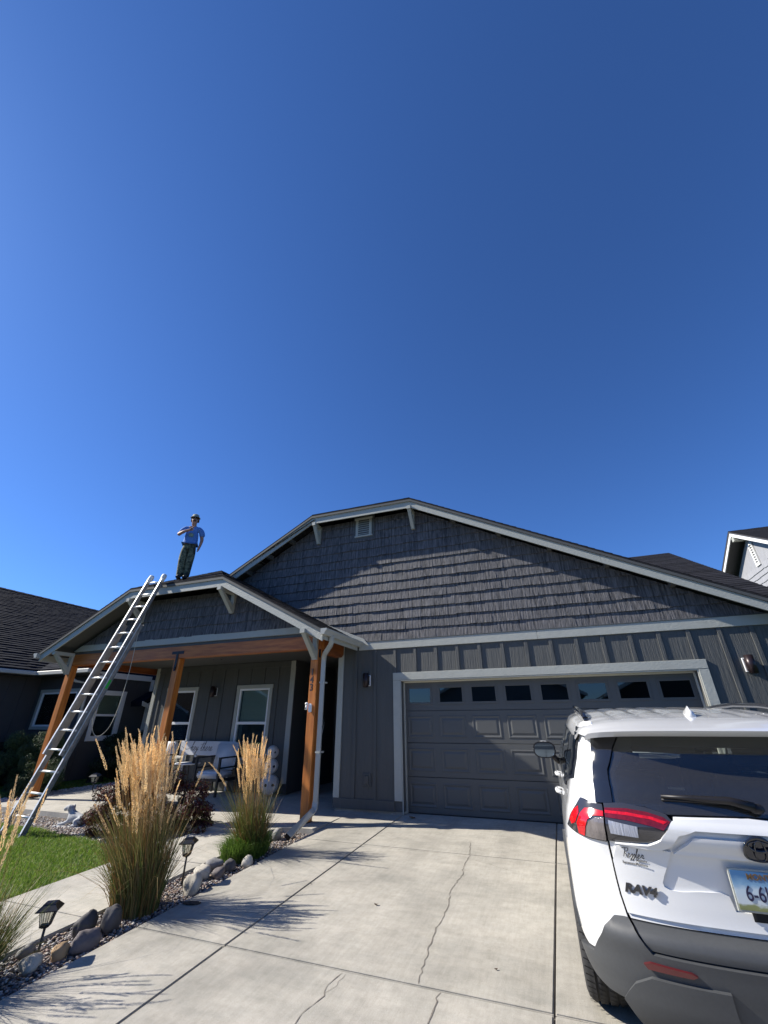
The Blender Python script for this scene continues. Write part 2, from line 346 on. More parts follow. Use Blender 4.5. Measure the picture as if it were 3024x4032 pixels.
def shake_field(parent, y, z0, z1, x0, x1, hps, exp, seed, limit=300, name='shake_shingle', wr=(0.14, 0.36)):
    """shake pieces on a wall facing -Y, clipped by half planes in (x,z)"""
    rd = random.Random(seed); pcs = []; z = z0; r = 0
    while z < z1:
        x = x0 - rd.random()*0.3
        while x < x1:
            w = rd.uniform(*wr); dz = rd.choice((0.0, 0.0, 0.0, 0.004, 0.008, 0.013))
            g = 0.0015 if rd.random() < 0.7 else 0.0035
            pl = clip([(x+g, z-0.012+dz), (x+w-g, z-0.012+dz), (x+w-g, z+exp+0.02), (x+g, z+exp+0.02)], hps)
            if pl:
                m = len(pl); th = rd.uniform(0.022, 0.032); vs = []
                for (a, b) in pl:
                    t = min(1, max(0, (b-(z-0.03))/(exp+0.05))); vs.append((a, y-th*(1-t)-0.003, b))
                vs += [(a, y+0.002, b) for a, b in pl]
                fs = [list(range(m))] + [[i, (i+1)%m, m+(i+1)%m, m+i] for i in range(m)]
                ar = 0.5*abs(sum(pl[i][0]*pl[(i+1)%m][1]-pl[(i+1)%m][0]*pl[i][1] for i in range(m)))
                pcs.append((ar, vs, fs))
            x += w
        z += exp; r += 1
    pcs.sort(key=lambda t: -t[0])
    for ar, v, f in pcs[:limit]: link(name, rawmesh(name, v, f, M['shake']), parent)
    if pcs[limit:]:
        V_, F_ = join_rows([(v, f) for _, v, f in pcs[limit:]]); link('shake_shingles', rawmesh('shake_shingles', V_, F_, M['shake']), parent, kind='stuff')

# ================================================================= the grey house
H = empty('grey_house', (-0.8, 0, 0), label='dark grey craftsman house with double garage, clipped gables and timber porch posts', cat='house')
YW = -0.18
def zmain(x): return 5.93-0.507*(x-0.405) if x > 0.405 else (5.95-0.55*(-2.10-x) if x < -2.10 else 5.95-0.008*(x+2.10))
def zporch(x): return 4.21-0.515*(x+3.40) if x > -3.40 else (4.21-0.515*(-6.05-x) if x < -6.05 else 4.21)
# --- garage front wall with its opening
bm = bmesh.new(); prism_xz(bm, [(-1.36,0.035),(0.0,0.035),(0.0,2.134),(4.877,2.134),(4.877,0.035),(6.15,0.035),(6.15,2.90),(-1.36,2.90)], YW, 0.06)
WALL = fin('garage_wall', bm, M['siding'], H)
bxpart('side_wall', M['siding'], H, 6.0, 6.15, 0.06, 9, 0, 2.9); bxpart('side_wall', M['siding'], H, -1.36, -1.22, 0.06, 3.4, 0, 2.9)
bxpart('foundation', M['concrete'], H, -1.34, -0.02, YW+0.02, 0.05, -0.03, 0.034); bxpart('foundation', M['concrete'], H, 4.95, 6.1, YW+0.02, 0.05, -0.03, 0.034)
bxpart('skirt_board', M['siding'], H, -1.36, -0.165, YW-0.022, YW, 0.035, 0.188, bev=0.003)
bxpart('skirt_board', M['siding'], H, 5.03, 6.15, YW-0.022, YW, 0.035, 0.188, bev=0.003)
xb = -0.965
while xb < 6.1:
    full = xb < -0.2 or xb > 5.0
    if not (-0.2 < xb-0.06 and xb < -0.0 and False): bxpart('batten', M['siding'], H, xb-0.03, xb+0.03, YW-0.020, YW, (0.19 if full else 2.272), 2.733, bev=0.002)
    xb += 0.4205
bxpart('corner_board', M['trim'], H, -1.365, -1.245, YW-0.024, YW+0.02, 0.19, 2.90, bev=0.003)
bm = bmesh.new(); box(bm, -0.90, 2.62, YW-0.032, YW, 2.735, 2.892); bevel(bm, .003); fin('band_board', bm, M['trim'], H)
bm = bmesh.new(); box(bm, 2.624, 6.20, YW-0.032, YW, 2.735, 2.892); bevel(bm, .003); fin('band_board', bm, M['trim'], H)
bxpart('band_cap', M['siding'], H, -0.88, 6.2, YW-0.042, YW, 2.893, 2.905)
# --- door casing
bxpart('door_casing', M['trim'], H, -0.162, -0.022, YW-0.026, YW, 0.188, 2.134, bev=0.003)
bxpart('door_casing', M['trim'], H, 4.90, 5.035, YW-0.026, YW, 0.03, 2.134, bev=0.003)
bxpart('door_header', M['trim'], H, -0.162, 5.035, YW-0.029, YW, 2.137, 2.272, bev=0.003)
cream = mat('cream_jamb', (0.52, 0.50, 0.42), 0.55, var=0.04, scale=6); M['cream'] = cream
bm = bmesh.new(); box(bm, -0.020, -0.001, YW-0.015, 0.0, 0.0, 2.134); box(bm, -0.001, 0.022, -0.055, -0.012, 0.0, 2.11); fin('door_jamb', bm, M['trim'], H)
bm = bmesh.new(); box(bm, 4.878, 4.897, YW-0.015, 0.0, 0.0, 2.134); box(bm, 4.855, 4.878, -0.055, -0.012, 0.0, 2.11); fin('door_jamb', bm, cream, H)
bm = bmesh.new(); box(bm, 0.0, 4.877, YW-0.015, -0.001, 2.117, 2.133); box(bm, 0.02, 4.857, -0.055, -0.012, 2.092, 2.116); fin('door_head', bm, cream, H)
# --- garage door: four sections, raised panels, eight glazed lights
bxd = bmesh.new(); box(bxd, 0.0, 4.877, 0.05, 0.07, 0.0, 2.134); GD = fin('garage_door', bxd, M['door'], H)
for k in range(4):
    z0, z1 = 0.012+0.5305*k, 0.012+0.5305*(k+1)-0.007
    if k < 3: bxpart('door_section', M['door'], GD, 0.003, 4.874, 0.0, 0.045, z0, z1, bev=0.003)
    else:
        bm = bmesh.new(); box(bm, 0.003, 4.874, 0.0, 0.045, z0, 1.722); box(bm, 0.003, 4.874, 0.0, 0.045, 2.010, z1)
        xs = [0.003]
        for i in range(8): xs += [0.0535+0.6096*i+0.02, 0.0535+0.6096*i+0.483]
        xs.append(4.874)
        for i in range(0, len(xs), 2): box(bm, xs[i], xs[i+1], 0.0, 0.045, 1.722, 2.010)
        fin('door_section', bm, M['door'], GD)
def ringmesh(w, h, prof):
    """concentric rectangular rings: prof = [(inset, out)]"""
    vs, fs = [], []
    for ins, o in prof:
        a, b = w/2-ins, h/2-ins; vs += [(-a,-o,-b),(a,-o,-b),(a,-o,b),(-a,-o,b)]
    for i in range(len(prof)-1):
        for k in range(4): fs.append([4*i+k, 4*i+(k+1)%4, 4*i+4+(k+1)%4, 4*i+4+k])
    fs.append([4*(len(prof)-1)+k for k in range(4)])
    return vs, fs
v, f = ringmesh(0.50, 0.36, [(0, -0.002), (0, 0.004), (0.012, 0.009), (0.022, 0.008), (0.040, -0.0005+0.001), (0.052, 0.0012), (0.078, 0.010), (0.084, 0.0105)])
pm = rawmesh('raised_panel', v, f, M['door'])
for k in range(3):
    for i in range(8):
        o = link('raised_panel', pm, GD); o.location = (0.0535+0.6096*i+0.2515, 0.0, 0.012+0.5305*k+0.262)
for i in range(8):
    cx = 0.0535+0.6096*i+0.2515; bm = bmesh.new()
    for (a, b, c, d) in ((-.250,.250,-.162,-.122),(-.250,.250,.122,.162),(-.250,-.210,-.122,.122),(.210,.250,-.122,.122)):
        box(bm, cx+a, cx+b, -0.010, 0.0, 1.866+c, 1.866+d)
    bevel(bm, 0.004); fin('window_frame', bm, M['door'], GD)
    bm = bmesh.new(); box(bm, cx-.215, cx+.215, 0.006, 0.011, 1.866-.126, 1.866+.126); fin('pane', bm, M['pane_dark'], GD)
bxpart('door_seal', M['black'], GD, 0.0, 4.877, -0.004, 0.03, 0.0, 0.011)
bm = bmesh.new(); box(bm, -0.3, 5.2, 0.9, 0.95, 0, 2.6); fin('garage_interior', bm, M['dark_in'], H)
# --- main gable
hp = [(0.507, 1, 5.93+0.507*0.405-0.19), (-0.55, 1, 5.95+0.55*2.10-0.19), (0, 1, 5.94-0.19), (0, -1, -2.905), (1, 0, 6.15)]
gp = clip([(-8.1, 2.905), (6.15, 2.905), (6.15, 7), (-8.1, 7)], hp)
bm = bmesh.new(); prism_xz(bm, gp, YW+0.003, 0.0); GW = fin('gable_wall', bm, M['shake'], H)
hp2 = hp + [(-0.515, -1, -(4.21-0.515*3.40)+0.02), (-1, 0, 4.9), (1, 0, -1.035)]
shake_l = [h for h in hp]
# pieces only where the porch roof leaves the gable in view
vent = (-1.06, -0.63, 5.27, 5.80)
shake_field(GW, YW, 2.905, 5.8, -4.75, 6.15, hp + [(-0.515, -1, -(4.21-0.515*3.40)-0.0)], 0.2085, 3)
for i in range(2):
    pass
VN = bpy.data.objects.new('gable_vent', None)
bm = bmesh.new()
x0, x1, z0, z1 = -1.02, -0.67, 5.33, 5.74
box(bm, x0-0.03, x0+0.035, YW-0.045, YW-0.02, z0, z1); box(bm, x1-0.035, x1+0.03, YW-0.045, YW-0.02, z0, z1)
box(bm, x0-0.05, x1+0.05, YW-0.055, YW-0.02, z1, z1+0.05); box(bm, x0-0.05, x1+0.05, YW-0.055, YW-0.02, z0-0.04, z0); bevel(bm, .003)
VN = fin('gable_vent', bm, M['trim'], H)
bxpart('mount_block', M['siding'], VN, x0-0.09, x1+0.09, YW-0.030, YW, z0-0.09, z1+0.09)
for i in range(7):
    bm = bmesh.new(); zc = z0+0.04+i*0.054; slab3(bm, [(x0+.03, YW-.044, zc-.018), (x1-.03, YW-.044, zc-.018), (x1-.03, YW-.026, zc+.018), (x0+.03, YW-.026, zc+.018)], (0, 0.004, 0.006)); fin('louvre', bm, M['trim'], VN)
# fascia boards
def fascia(xs, zf, y0, y1, parent, drop0=0.040, h=0.20):
    pts = [(x, zf(x)-drop0) for x in xs]
    for (a, b) in zip(pts, pts[1:]):
        bm = bmesh.new(); prism_xz(bm, [a, b, (b[0], b[1]-h), (a[0], a[1]-h)], y0, y1); fin('fascia_board', bm, M['trim'], parent)
fascia([-4.42, -2.10], zmain, -0.50, -0.475, H); fascia([-2.099, 0.404], zmain, -0.50, -0.475, H)
fascia([0.405, 3.9], zmain, -0.50, -0.475, H); fascia([3.903, 6.62], zmain, -0.50, -0.475, H)
# main roof faces
zR = 5.93+0.507*1.255
roof_face(H, [(0.405,-0.53,5.93),(6.66,-0.53,zmain(6.66)),(6.66,7.2,zmain(6.66)),(-0.85,7.2,zR),(-0.85,0.725,zR)], (1, 2), seed=11)
roof_face(H, [(-2.10,-0.53,5.95),(0.405,-0.53,5.93),(-0.85,0.725,zR)], (0, 1), seed=12)
roof_face(H, [(-2.10,-0.53,5.95),(-0.85,0.725,zR),(-0.85,7.2,zR),(-5.2,7.2,zmain(-5.2)),(-5.2,-0.53,zmain(-5.2))], (3, 4), seed=13)
# rear wing whose front slope rises behind the garage roof
roof_face(H, [(-8.6,0.9,3.32),(7.01,0.9,3.32),(7.01,7.0,6.37),(-8.6,7.0,6.37)], (0, 1), exp=0.19, seed=14, individual=True, name='rear_roof_slope')
bm = bmesh.new(); slab3(bm, [(-8.6,7.0,6.36),(7.01,7.0,6.36),(7.01,13.0,3.36),(-8.6,13.0,3.36)], (0,0,-0.08)); fin('rear_roof_back', bm, M['roof'], H)
bm = bmesh.new(); slab3(bm, [(6.985,0.9,3.28),(6.985,7.0,6.33),(6.985,7.0,6.14),(6.985,0.9,3.09)], (0.024,0,0)); fin('fascia_board', bm, M['trim'], H)
bm = bmesh.new(); prism_yz(bm, [(0.5,0),(13,0),(13,3.2),(7,6.2),(0.5,2.95)], 6.3, 6.45); fin('rear_wall', bm, M['siding'], H)
# brackets: arm under the fascia, wall leg and diagonal brace
def bracket(parent, x, yw, yo, ztop, foot, w=0.085):
    bm = bmesh.new(); a = 0.075
    box(bm, x-w/2, x+w/2, yo, yw, ztop-a, ztop); box(bm, x-w/2+0.001, x+w/2-0.001, yw-a*0.8, yw, foot, ztop-a-0.0015)
    prism_yz(bm, [(yo+0.035, ztop-a-0.002), (yo+0.115, ztop-a-0.002), (yw-a*0.8-0.001, foot+0.15), (yw-a*0.8-0.001, foot+0.012)], x-w/2+0.006, x+w/2-0.006)
    return fin('bracket', bm, M['trim'], parent)
bracket(H, 0.375, YW-0.022, -0.535, 5.73, 5.275); bracket(H, -2.03, YW-0.022, -0.535, 5.73, 5.275)

for xx in (-2.75, -3.35, -3.95, 1.3, 2.2, 3.1, 4.0, 4.9): bxpart('lookout', M['soffit'], H, xx-0.04, xx+0.04, -0.47, YW-0.02, zmain(xx)-0.20-abs(0.02), zmain(xx)-0.115)

# ================================================================= porch
YP = -1.22
P_ = H
for x0 in (-8.15, -4.81, -1.43):
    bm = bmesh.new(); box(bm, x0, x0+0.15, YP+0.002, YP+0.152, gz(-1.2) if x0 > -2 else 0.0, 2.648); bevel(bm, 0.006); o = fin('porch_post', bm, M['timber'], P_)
    if x0 == -8.15: o['label'] = 'timber post at the far left corner of the porch, behind the ladder'
    if x0 == -4.81: o['label'] = 'middle timber post with black strap at its top'
    if x0 == -1.43: o['label'] = 'timber post carrying the house number beside the downspout'; POST3 = o
    bm = bmesh.new(); box(bm, x0-0.006, x0+0.156, YP-0.004, YP+0.158, (gz(-1.2) if x0 > -2 else 0)+0.0, (gz(-1.2) if x0 > -2 else 0)+0.03); fin('post_foot', bm, M['black'], o)
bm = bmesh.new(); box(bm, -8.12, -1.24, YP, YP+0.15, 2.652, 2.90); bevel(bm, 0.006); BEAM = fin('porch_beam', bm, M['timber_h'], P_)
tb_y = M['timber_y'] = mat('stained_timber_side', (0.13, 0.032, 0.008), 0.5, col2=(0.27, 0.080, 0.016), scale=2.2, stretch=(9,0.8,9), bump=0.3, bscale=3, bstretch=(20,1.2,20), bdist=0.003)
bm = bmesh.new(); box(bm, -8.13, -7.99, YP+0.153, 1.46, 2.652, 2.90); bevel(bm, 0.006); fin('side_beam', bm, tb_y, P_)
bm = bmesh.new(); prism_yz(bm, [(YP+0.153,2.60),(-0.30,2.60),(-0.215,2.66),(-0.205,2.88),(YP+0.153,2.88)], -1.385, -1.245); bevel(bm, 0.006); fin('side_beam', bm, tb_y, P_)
# black strap brackets
bm = bmesh.new(); box(bm, -4.90, -4.57, YP-0.008, YP-0.001, 2.74, 2.80); box(bm, -4.765, -4.705, YP-0.011, YP-0.003, 2.43, 2.79)
for (a, b) in ((-4.86, 2.77), (-4.61, 2.77), (-4.735, 2.52), (-4.735, 2.62)): lathe(bm, [(0.0,-0.006),(0.018,-0.006),(0.018,0.004),(0,0.004)], 8, (a, 0, b))
fin('strap', bm, M['black'], P_)
bm = bmesh.new(); box(bm, -4.7655, -4.7045, YP-0.016, YP-0.009, 2.40, 2.52); ell(bm, (-4.735, YP-0.02, 2.45), (0.03, 0.016, 0.03)); fin('strap_bolt', bm, M['black'], P_)
bm = bmesh.new(); box(bm, -1.275, -1.268, YP+0.02, YP+0.08, 2.50, 2.80); box(bm, -1.275, -1.268, YP+0.02, YP+0.30, 2.70, 2.77); fin('strap', bm, M['black'], P_)
# layered boards and shakes of the porch gable
hpp = [(0.515, 1, 4.21-0.515*3.40-0.20), (-0.515, 1, 4.21+0.515*6.05-0.20), (0, 1, 4.01), (0, -1, -2.9), (1, 0, -1.10), (-1, 0, 8.20)]
bm = bmesh.new(); prism_xz(bm, clip([(-8.2,2.902),(-1.1,2.902),(-1.1,2.962),(-8.2,2.962)], hpp), YP+0.012, YP+0.12); fin('frieze_board', bm, M['siding'], P_)
bm = bmesh.new(); prism_xz(bm, clip([(-8.05,2.963),(-1.2,2.963),(-1.2,3.10),(-8.05,3.10)], hpp), YP-0.024, YP+0.02); fin('band_board', bm, M['trim'], P_)
bm = bmesh.new(); prism_xz(bm, clip([(-8.2,2.97),(-1.1,2.97),(-1.1,5),(-8.2,5)], hpp), YP+0.003, YP+0.12); PG = fin('porch_gable', bm, M['shake'], P_)
shake_field(PG, YP, 3.10, 4.0, -8.2, -1.1, hpp, 0.2085, 5)
def fas2(x0, x1):
    a, b = (x0, zporch(x0)-0.04), (x1, zporch(x1)-0.04); bm = bmesh.new(); prism_xz(bm, [a, b, (b[0], b[1]-0.205), (a[0], a[1]-0.205)], -1.715, -1.69); fin('fascia_board', bm, M['trim'], P_)
fas2(-8.47, -6.051); fas2(-6.05, -3.401); fas2(-3.40, -0.935)
zRP = 4.21+0.515*1.325
roof_face(P_, [(-6.05,-1.74,4.21),(-3.40,-1.74,4.21),(-4.725,-0.415,zRP)], (0,1), seed=21)
roof_face(P_, [(-3.40,-1.74,4.21),(-0.90,-1.74,zporch(-0.90)),(-0.90,-0.205,zporch(-0.90)),(-4.725,-0.205,zRP-0.0),(-4.725,-0.415,zRP)], (1,2), seed=22)
roof_face(P_, [(-6.05,-1.74,4.21),(-4.725,-0.415,zRP),(-4.725,6.2,zRP),(-8.50,6.2,zporch(-8.50)),(-8.50,-1.74,zporch(-8.50))], (3,4), seed=23)
bm = bmesh.new(); slab3(bm, [(-4.72,-0.205,zRP-.01),(-4.2,-0.205,zporch(-4.2)-.01),(-4.2,6.2,zporch(-4.2)-.01),(-4.72,6.2,zRP-.01)], (0,0,-0.03)); fin('roof_slope', bm, M['roof'], P_)
# ridge cap shingles
# rake-to-wall flashing board on the gable
bm = bmesh.new(); xa, xb_ = -4.15, -0.66
prism_xz(bm, [(xa, zporch(xa)+0.015), (xb_, zporch(xb_)+0.012), (xb_-0.13, zporch(xb_-0.13)+0.095), (xa, zporch(xa)+0.105)], YW-0.055, YW-0.03); fin('flashing_board', bm, M['trim'], P_)
# eave fascia, gutters, downspout
bxpart('eave_fascia', M['trim'], P_, -0.955, -0.932, -1.69, YW-0.034, 2.735, 2.86)
bxpart('eave_fascia', M['trim'], P_, -8.47, -8.447, -1.69, 1.5, 2.72, 2.86)
def gutter(parent, x, y0, y1, z, sgn, m=None):
    pr = [(0, 0.10), (0, 0.0), (0.075*sgn, 0.0), (0.085*sgn, 0.03), (0.12*sgn, 0.075), (0.12*sgn, 0.10), (0.108*sgn, 0.10), (0.108*sgn, 0.08), (0.075*sgn, 0.034), (0.068*sgn, 0.008), (0.008*sgn, 0.008), (0.008*sgn, 0.10)]
    bm = bmesh.new(); a = [bm.verts.new((x+p, y0, z+q)) for p, q in pr]; b = [bm.verts.new((x+p, y1, z+q)) for p, q in pr]; n = len(pr)
    for i in range(n): bm.faces.new((a[i], a[(i+1)%n], b[(i+1)%n], b[i]))
    c = [bm.verts.new((x+p, y0-0.003, z+q)) for p, q in pr[:6]]; bm.faces.new(c); d = [bm.verts.new((x+p, y1+0.003, z+q)) for p, q in pr[:6]]; bm.faces.new(d)
    return fin('gutter', bm, m or M['gutter'], parent)
gutter(P_, -0.931, -1.80, YW-0.035, 2.80, 1); gutter(P_, -8.471, -1.80, 5.0, 2.79, -1)
bm = bmesh.new()
def dsp(bm, pts, w=0.075, h=0.055):
    pts = [Vector(p) for p in pts]; rings = []
    for i, p in enumerate(pts):
        d = (pts[min(i+1, len(pts)-1)]-pts[max(i-1, 0)]).normalized(); s = Vector((0.25, -1, 0)); s = (s - d*s.dot(d)); 
        if s.length < 1e-3: s = Vector((1,0,0))
        s.normalize(); t = d.cross(s); rings.append([bm.verts.new(p+t*(w/2*i_)+s*(h/2*j_)) for i_, j_ in ((-1,-1),(-.3,-1),(-.3,-.82),(.3,-.82),(.3,-1),(1,-1),(1,1),(-1,1))])
    for a, b in zip(rings, rings[1:]):
        for k in range(8): bm.faces.new((a[k], a[(k+1)%8], b[(k+1)%8], b[k]))
    return rings
rg = dsp(bm, [(-0.87,-1.48,2.82),(-0.87,-1.48,2.74),(-0.885,-1.465,2.695),(-0.93,-1.42,2.655),(-1.10,-1.27,2.56),(-1.155,-1.21,2.515),(-1.175,-1.18,2.44),(-1.178,-1.175,0.30),(-1.178,-1.178,0.235)])
DS = fin('downspout', bm, M['gutter'], P_)
bm = bmesh.new(); rg = dsp(bm, [(-1.18,-1.165,0.27),(-1.175,-1.20,0.19),(-1.165,-1.27,0.15),(-1.085,-2.09,-0.015)], 0.085, 0.062); rc = [v.co.copy() for v in rg[-1]]; fin('downspout_foot', bm, M['gutter'], DS)
bm = bmesh.new(); bm.faces.new([bm.verts.new(rc[i]+Vector((0.0,-0.001,0))) for i in (0,5,6,7)]); fin('outlet', bm, M['black'], DS)
for z in (2.05, 0.95): bxpart('pipe_strap', M['gutter'], DS, -1.222, -1.134, -1.214, -1.07, z, z+0.025)
for x in (-8.07,): bracket(P_, x, YP-0.001, -1.70, 2.93, 2.45, 0.095)
bracket(P_, -1.335, YP-0.001, -1.76, 2.935, 2.455, 0.095)
bracket(P_, -3.43, YP-0.024, -1.76, 3.965, 3.50, 0.095); bracket(P_, -6.02, YP-0.024, -1.76, 3.965, 3.50, 0.095)
# porch back wall, entry recess, ceiling
YB = 1.05
bm = bmesh.new()
win = [(-7.13, -6.22), (-4.78, -3.87)]; WZ0, WZ1 = 0.62, 2.18
xs = [-7.72, win[0][0], win[0][1], win[1][0], win[1][1], -3.17]
for i in range(0, 6, 2): box(bm, xs[i], xs[i+1], YB, YB+0.16, 0.0, 2.86)
for a, b in win: box(bm, a, b, YB, YB+0.16, 0.0, WZ0); box(bm, a, b, YB, YB+0.16, WZ1, 2.86)
BW = fin('porch_wall', bm, M['siding'], P_)
bm = bmesh.new(); box(bm, -7.72, -7.56, YB+0.16, 6.5, 0, 2.9); fin('side_wall', bm, M['siding'], P_); bm = bmesh.new(); box(bm, -3.33, -3.17, YB+0.16, 3.2, 0, 2.86); box(bm, -3.33, -1.22, 3.2, 3.35, 0, 2.86); fin('entry_wall', bm, M['siding'], P_)
bxpart('front_door', mat('front_door_dark', (0.03,0.012,0.01), 0.5), P_, -2.75, -1.84, 3.14, 3.198, 0.03, 2.06)
bxpart('skirt_board', M['siding'], P_, -7.72, -3.19, YB-0.022, YB, 0.0, 0.19, bev=0.003)
bxpart('frieze_board', M['siding'], P_, -7.72, -3.17, YB-0.022, YB, 2.66, 2.79)
bxpart('corner_board', M['trim'], P_, -3.305, -3.172, YB-0.026, YB+0.02, 0.192, 2.79, bev=0.003)
bxpart('corner_board', M['trim'], P_, -7.74, -7.62, YB-0.026, YB+0.02, 0.192, 2.79, bev=0.003)
bxpart('corner_board', M['trim'], P_, -7.745, -7.721, YB-0.02, YB+0.12, 0.192, 2.79, bev=0.003)
xb = -7.45
while xb < -3.35:
    seg = [(0.19, 2.66)]
    for a, b in win:
        if a-0.12 < xb < b+0.12: seg = [(0.19, WZ0-0.10), (WZ1+0.105, 2.66)]
    for a, b in seg: bxpart('batten', M['siding'], P_, xb-0.025, xb+0.025, YB-0.019, YB, a, b, bev=0.002)
    xb += 0.4205
bm = bmesh.new(); box(bm, -8.0, -1.35, YP+0.16, YB+0.1, 2.80, 2.83); box(bm, -3.2, -1.35, YB+0.1, 3.2, 2.80, 2.83); fin('porch_ceiling', bm, M['soffit'], P_)
def window(parent, x0, x1, z0, z1, y, blind=True, trim=0.085, trimm=None, rail=0.5, dy=0.0, seed=0, tm=None, name='window'):
    """double-hung window in a wall facing -Y"""
    bm = bmesh.new(); t = trim
    box(bm, x0-t, x0, y-0.024, y, z0-t, z1); box(bm, x1, x1+t, y-0.024, y, z0-t, z1)
    box(bm, x0-t-0.01, x1+t+0.01, y-0.028, y, z1, z1+t); box(bm, x0, x1, y-0.024, y, z0-t, z0); bevel(bm, 0.003)
    W = fin(name, bm, tm or M['trim_dim'], parent)
    bm = bmesh.new(); f = 0.045
    box(bm, x0, x0+f, y-0.012, y+0.06, z0, z1); box(bm, x1-f, x1, y-0.012, y+0.06, z0, z1); box(bm, x0+f, x1-f, y-0.012, y+0.06, z1-f, z1); box(bm, x0+f, x1-f, y-0.012, y+0.06, z0, z0+f); bevel(bm, 0.003)
    fin('window_frame', bm, M['vinyl'], W)
    zm = z0+(z1-z0)*rail
    if rail: bxpart('meeting_rail', M['vinyl'], W, x0+f, x1-f, y-0.004, y+0.04, zm-0.03, zm+0.03, bev=0.003)
    if rail:
        bxpart('pane', M['pane'], W, x0+f, x1-f, y+0.014, y+0.018, zm+0.03, z1-f); bxpart('pane', M['pane'], W, x0+f, x1-f, y+0.026, y+0.030, z0+f, zm-0.03)
    else: bxpart('pane', M['pane'], W, x0+f, x1-f, y+0.014, y+0.018, z0+f, z1-f)
    if blind:
        bm = bmesh.new(); z = z1-f-0.01; zb = zm-0.02 if blind == 1 else z0+f
        while z > zb: slab3(bm, [(x0+f+.004, y+0.075, z), (x1-f-.004, y+0.075, z), (x1-f-.004, y+0.10, z-0.022), (x0+f+.004, y+0.10, z-0.022)], (0, 0.001, 0.001)); z -= 0.027
        fin('blind', bm, M['blind'], W, kind='stuff')
    bxpart('room', M['dark_in'], W, x0-0.02, x1+0.02, y+0.30, y+0.32, z0, z1)
    return W
M['trim_dim'] = M['trim']
window(BW, win[0][0]+0.001, win[0][1]-0.001, WZ0+0.001, WZ1-0.001, YB, blind=1); window(BW, win[1][0]+0.001, win[1][1]-0.001, WZ0+0.001, WZ1-0.001, YB, blind=1)
# exterior outlet cover beside the garage
bm = bmesh.new(); box(bm, -0.775, -0.615, YW-0.024, YW, 0.375, 0.585); bevel(bm, 0.006); OC = fin('outlet_block', bm, M['siding'], H)
bm = bmesh.new(); box(bm, -0.735, -0.655, YW-0.052, YW-0.024, 0.41, 0.55); bevel(bm, 0.008); fin('outlet_cover', bm, M['siding'], OC)
# wall lamps
def wall_lamp(x, y, z, label, s=1.0, rr=0.058):
    t = empty('wall_lamp', (x, y, z), label=label, cat='wall lamp', group='cylinder wall lamps on the house')
    bm = bmesh.new(); box(bm, -0.06*s, 0.06*s, -0.020, 0, -0.10*s, 0.10*s); bevel(bm, 0.004); fin('back_plate', bm, M['vinyl'] if s == 1 else M['siding'], t, world=False)
    bm = bmesh.new(); box(bm, -0.045*s, 0.045*s, -0.06, -0.021, -0.085*s, 0.085*s); fin('arm', bm, M['lampbody'], t, world=False)
    bm = bmesh.new(); lathe(bm, [(0.0,-0.118*s),(rr-0.012,-0.118*s),(rr-0.01,-0.128*s),(rr,-0.128*s),(rr,0.128*s),(rr-0.01,0.128*s),(rr-0.012,0.118*s),(0,0.118*s)], 28, (0, -0.118, 0)); fin('shade', bm, M['lampbody'], t, world=False)
    return t
M['lampbody'] = mat('bronze_lamp', (0.030, 0.020, 0.022), 0.35, metal=0.4)
wall_lamp(-0.70, YW, 2.150, 'dark cylinder wall lamp on the siding left of the garage door')
wall_lamp(5.555, YW, 2.165, 'sunlit brown cylinder wall lamp on the siding right of the garage door')
wall_lamp(-5.56, YB, 2.13, 'black wall lamp between the two porch windows', 1.0)
# house number
for ch, z in (('1', 2.235), ('4', 2.105), ('3', 1.975)):
    cu = bpy.data.curves.new('house_number', 'FONT'); cu.body = ch; cu.size = 0.165; cu.extrude = 0.010; cu.align_x = 'CENTER'; cu.align_y = 'CENTER'; cu.offset = 0.003
    cu.materials.append(mat('number_metal', (0.10, 0.07, 0.06), 0.35, metal=0.7)); o = tomesh(link('house_number', cu, POST3)); o.matrix_parent_inverse = pmat(POST3).inverted()
    o.location = (-1.357, YP-0.028, z); o.rotation_euler = (R(90), 0, 0); o.scale = (0.9, 1, 1)
t = empty('security_camera', (-1.385, YP-0.001, 1.66), label='small white security camera on the post below the house number', cat='security camera')
bm = bmesh.new(); box(bm, -0.005, 0.055, -0.05, 0, -0.085, 0.055); bevel(bm, 0.012, 2); fin('camera_body', bm, M['vinyl'], t, world=False)
bm = bmesh.new(); ell(bm, (-0.03, -0.055, 0.05), (0.032, 0.03, 0.026)); tube(bm, [(-0.03,-0.05,0.04),(-0.035,-0.06,-0.045)], [0.018,0.024], 10); fin('camera_head', bm, M['vinyl'], t, world=False, smooth=True)
bm = bmesh.new(); ell(bm, (-0.038, -0.078, -0.02), (0.012, 0.01, 0.012)); fin('lens', bm, M['black'], t, world=False)
from mathutils import noise as mn_
# ================================================================= ground
GX0 = -0.985     # left edge of the driveway
M['soil'] = mat('soil', (0.07, 0.055, 0.04), 0.95, var=0.3, scale=20, bump=0.5, bscale=80)
M['turf'] = mat('turf_base', (0.035, 0.06, 0.012), 0.95, var=0.3, scale=9, bump=0.6, bscale=60)
M['asphalt'] = mat('asphalt', (0.055, 0.054, 0.053), 0.9, var=0.15, scale=30, bump=0.4, bscale=200)
bm = bmesh.new()
ys = [600, 0, -14, -600]
def zt(y): return -0.075 if y >= 0 else (-0.075+S_*y if y > -14 else -0.075-14*S_)
vs = [[bm.verts.new((x, y, zt(y))) for x in (-600, 600)] for y in ys]
for a, b in zip(vs, vs[1:]): bm.faces.new((a[0], b[0], b[1], a[1]))
T(fin('ground', bm, M['turf']), kind='structure')
bm = bmesh.new(); slab3(bm, [(-200,-16.2,-0.50),(200,-16.2,-0.50),(200,-25,-0.50),(-200,-25,-0.50)], (0,0,0.02)); T(fin('street', bm, M['asphalt']), kind='structure')
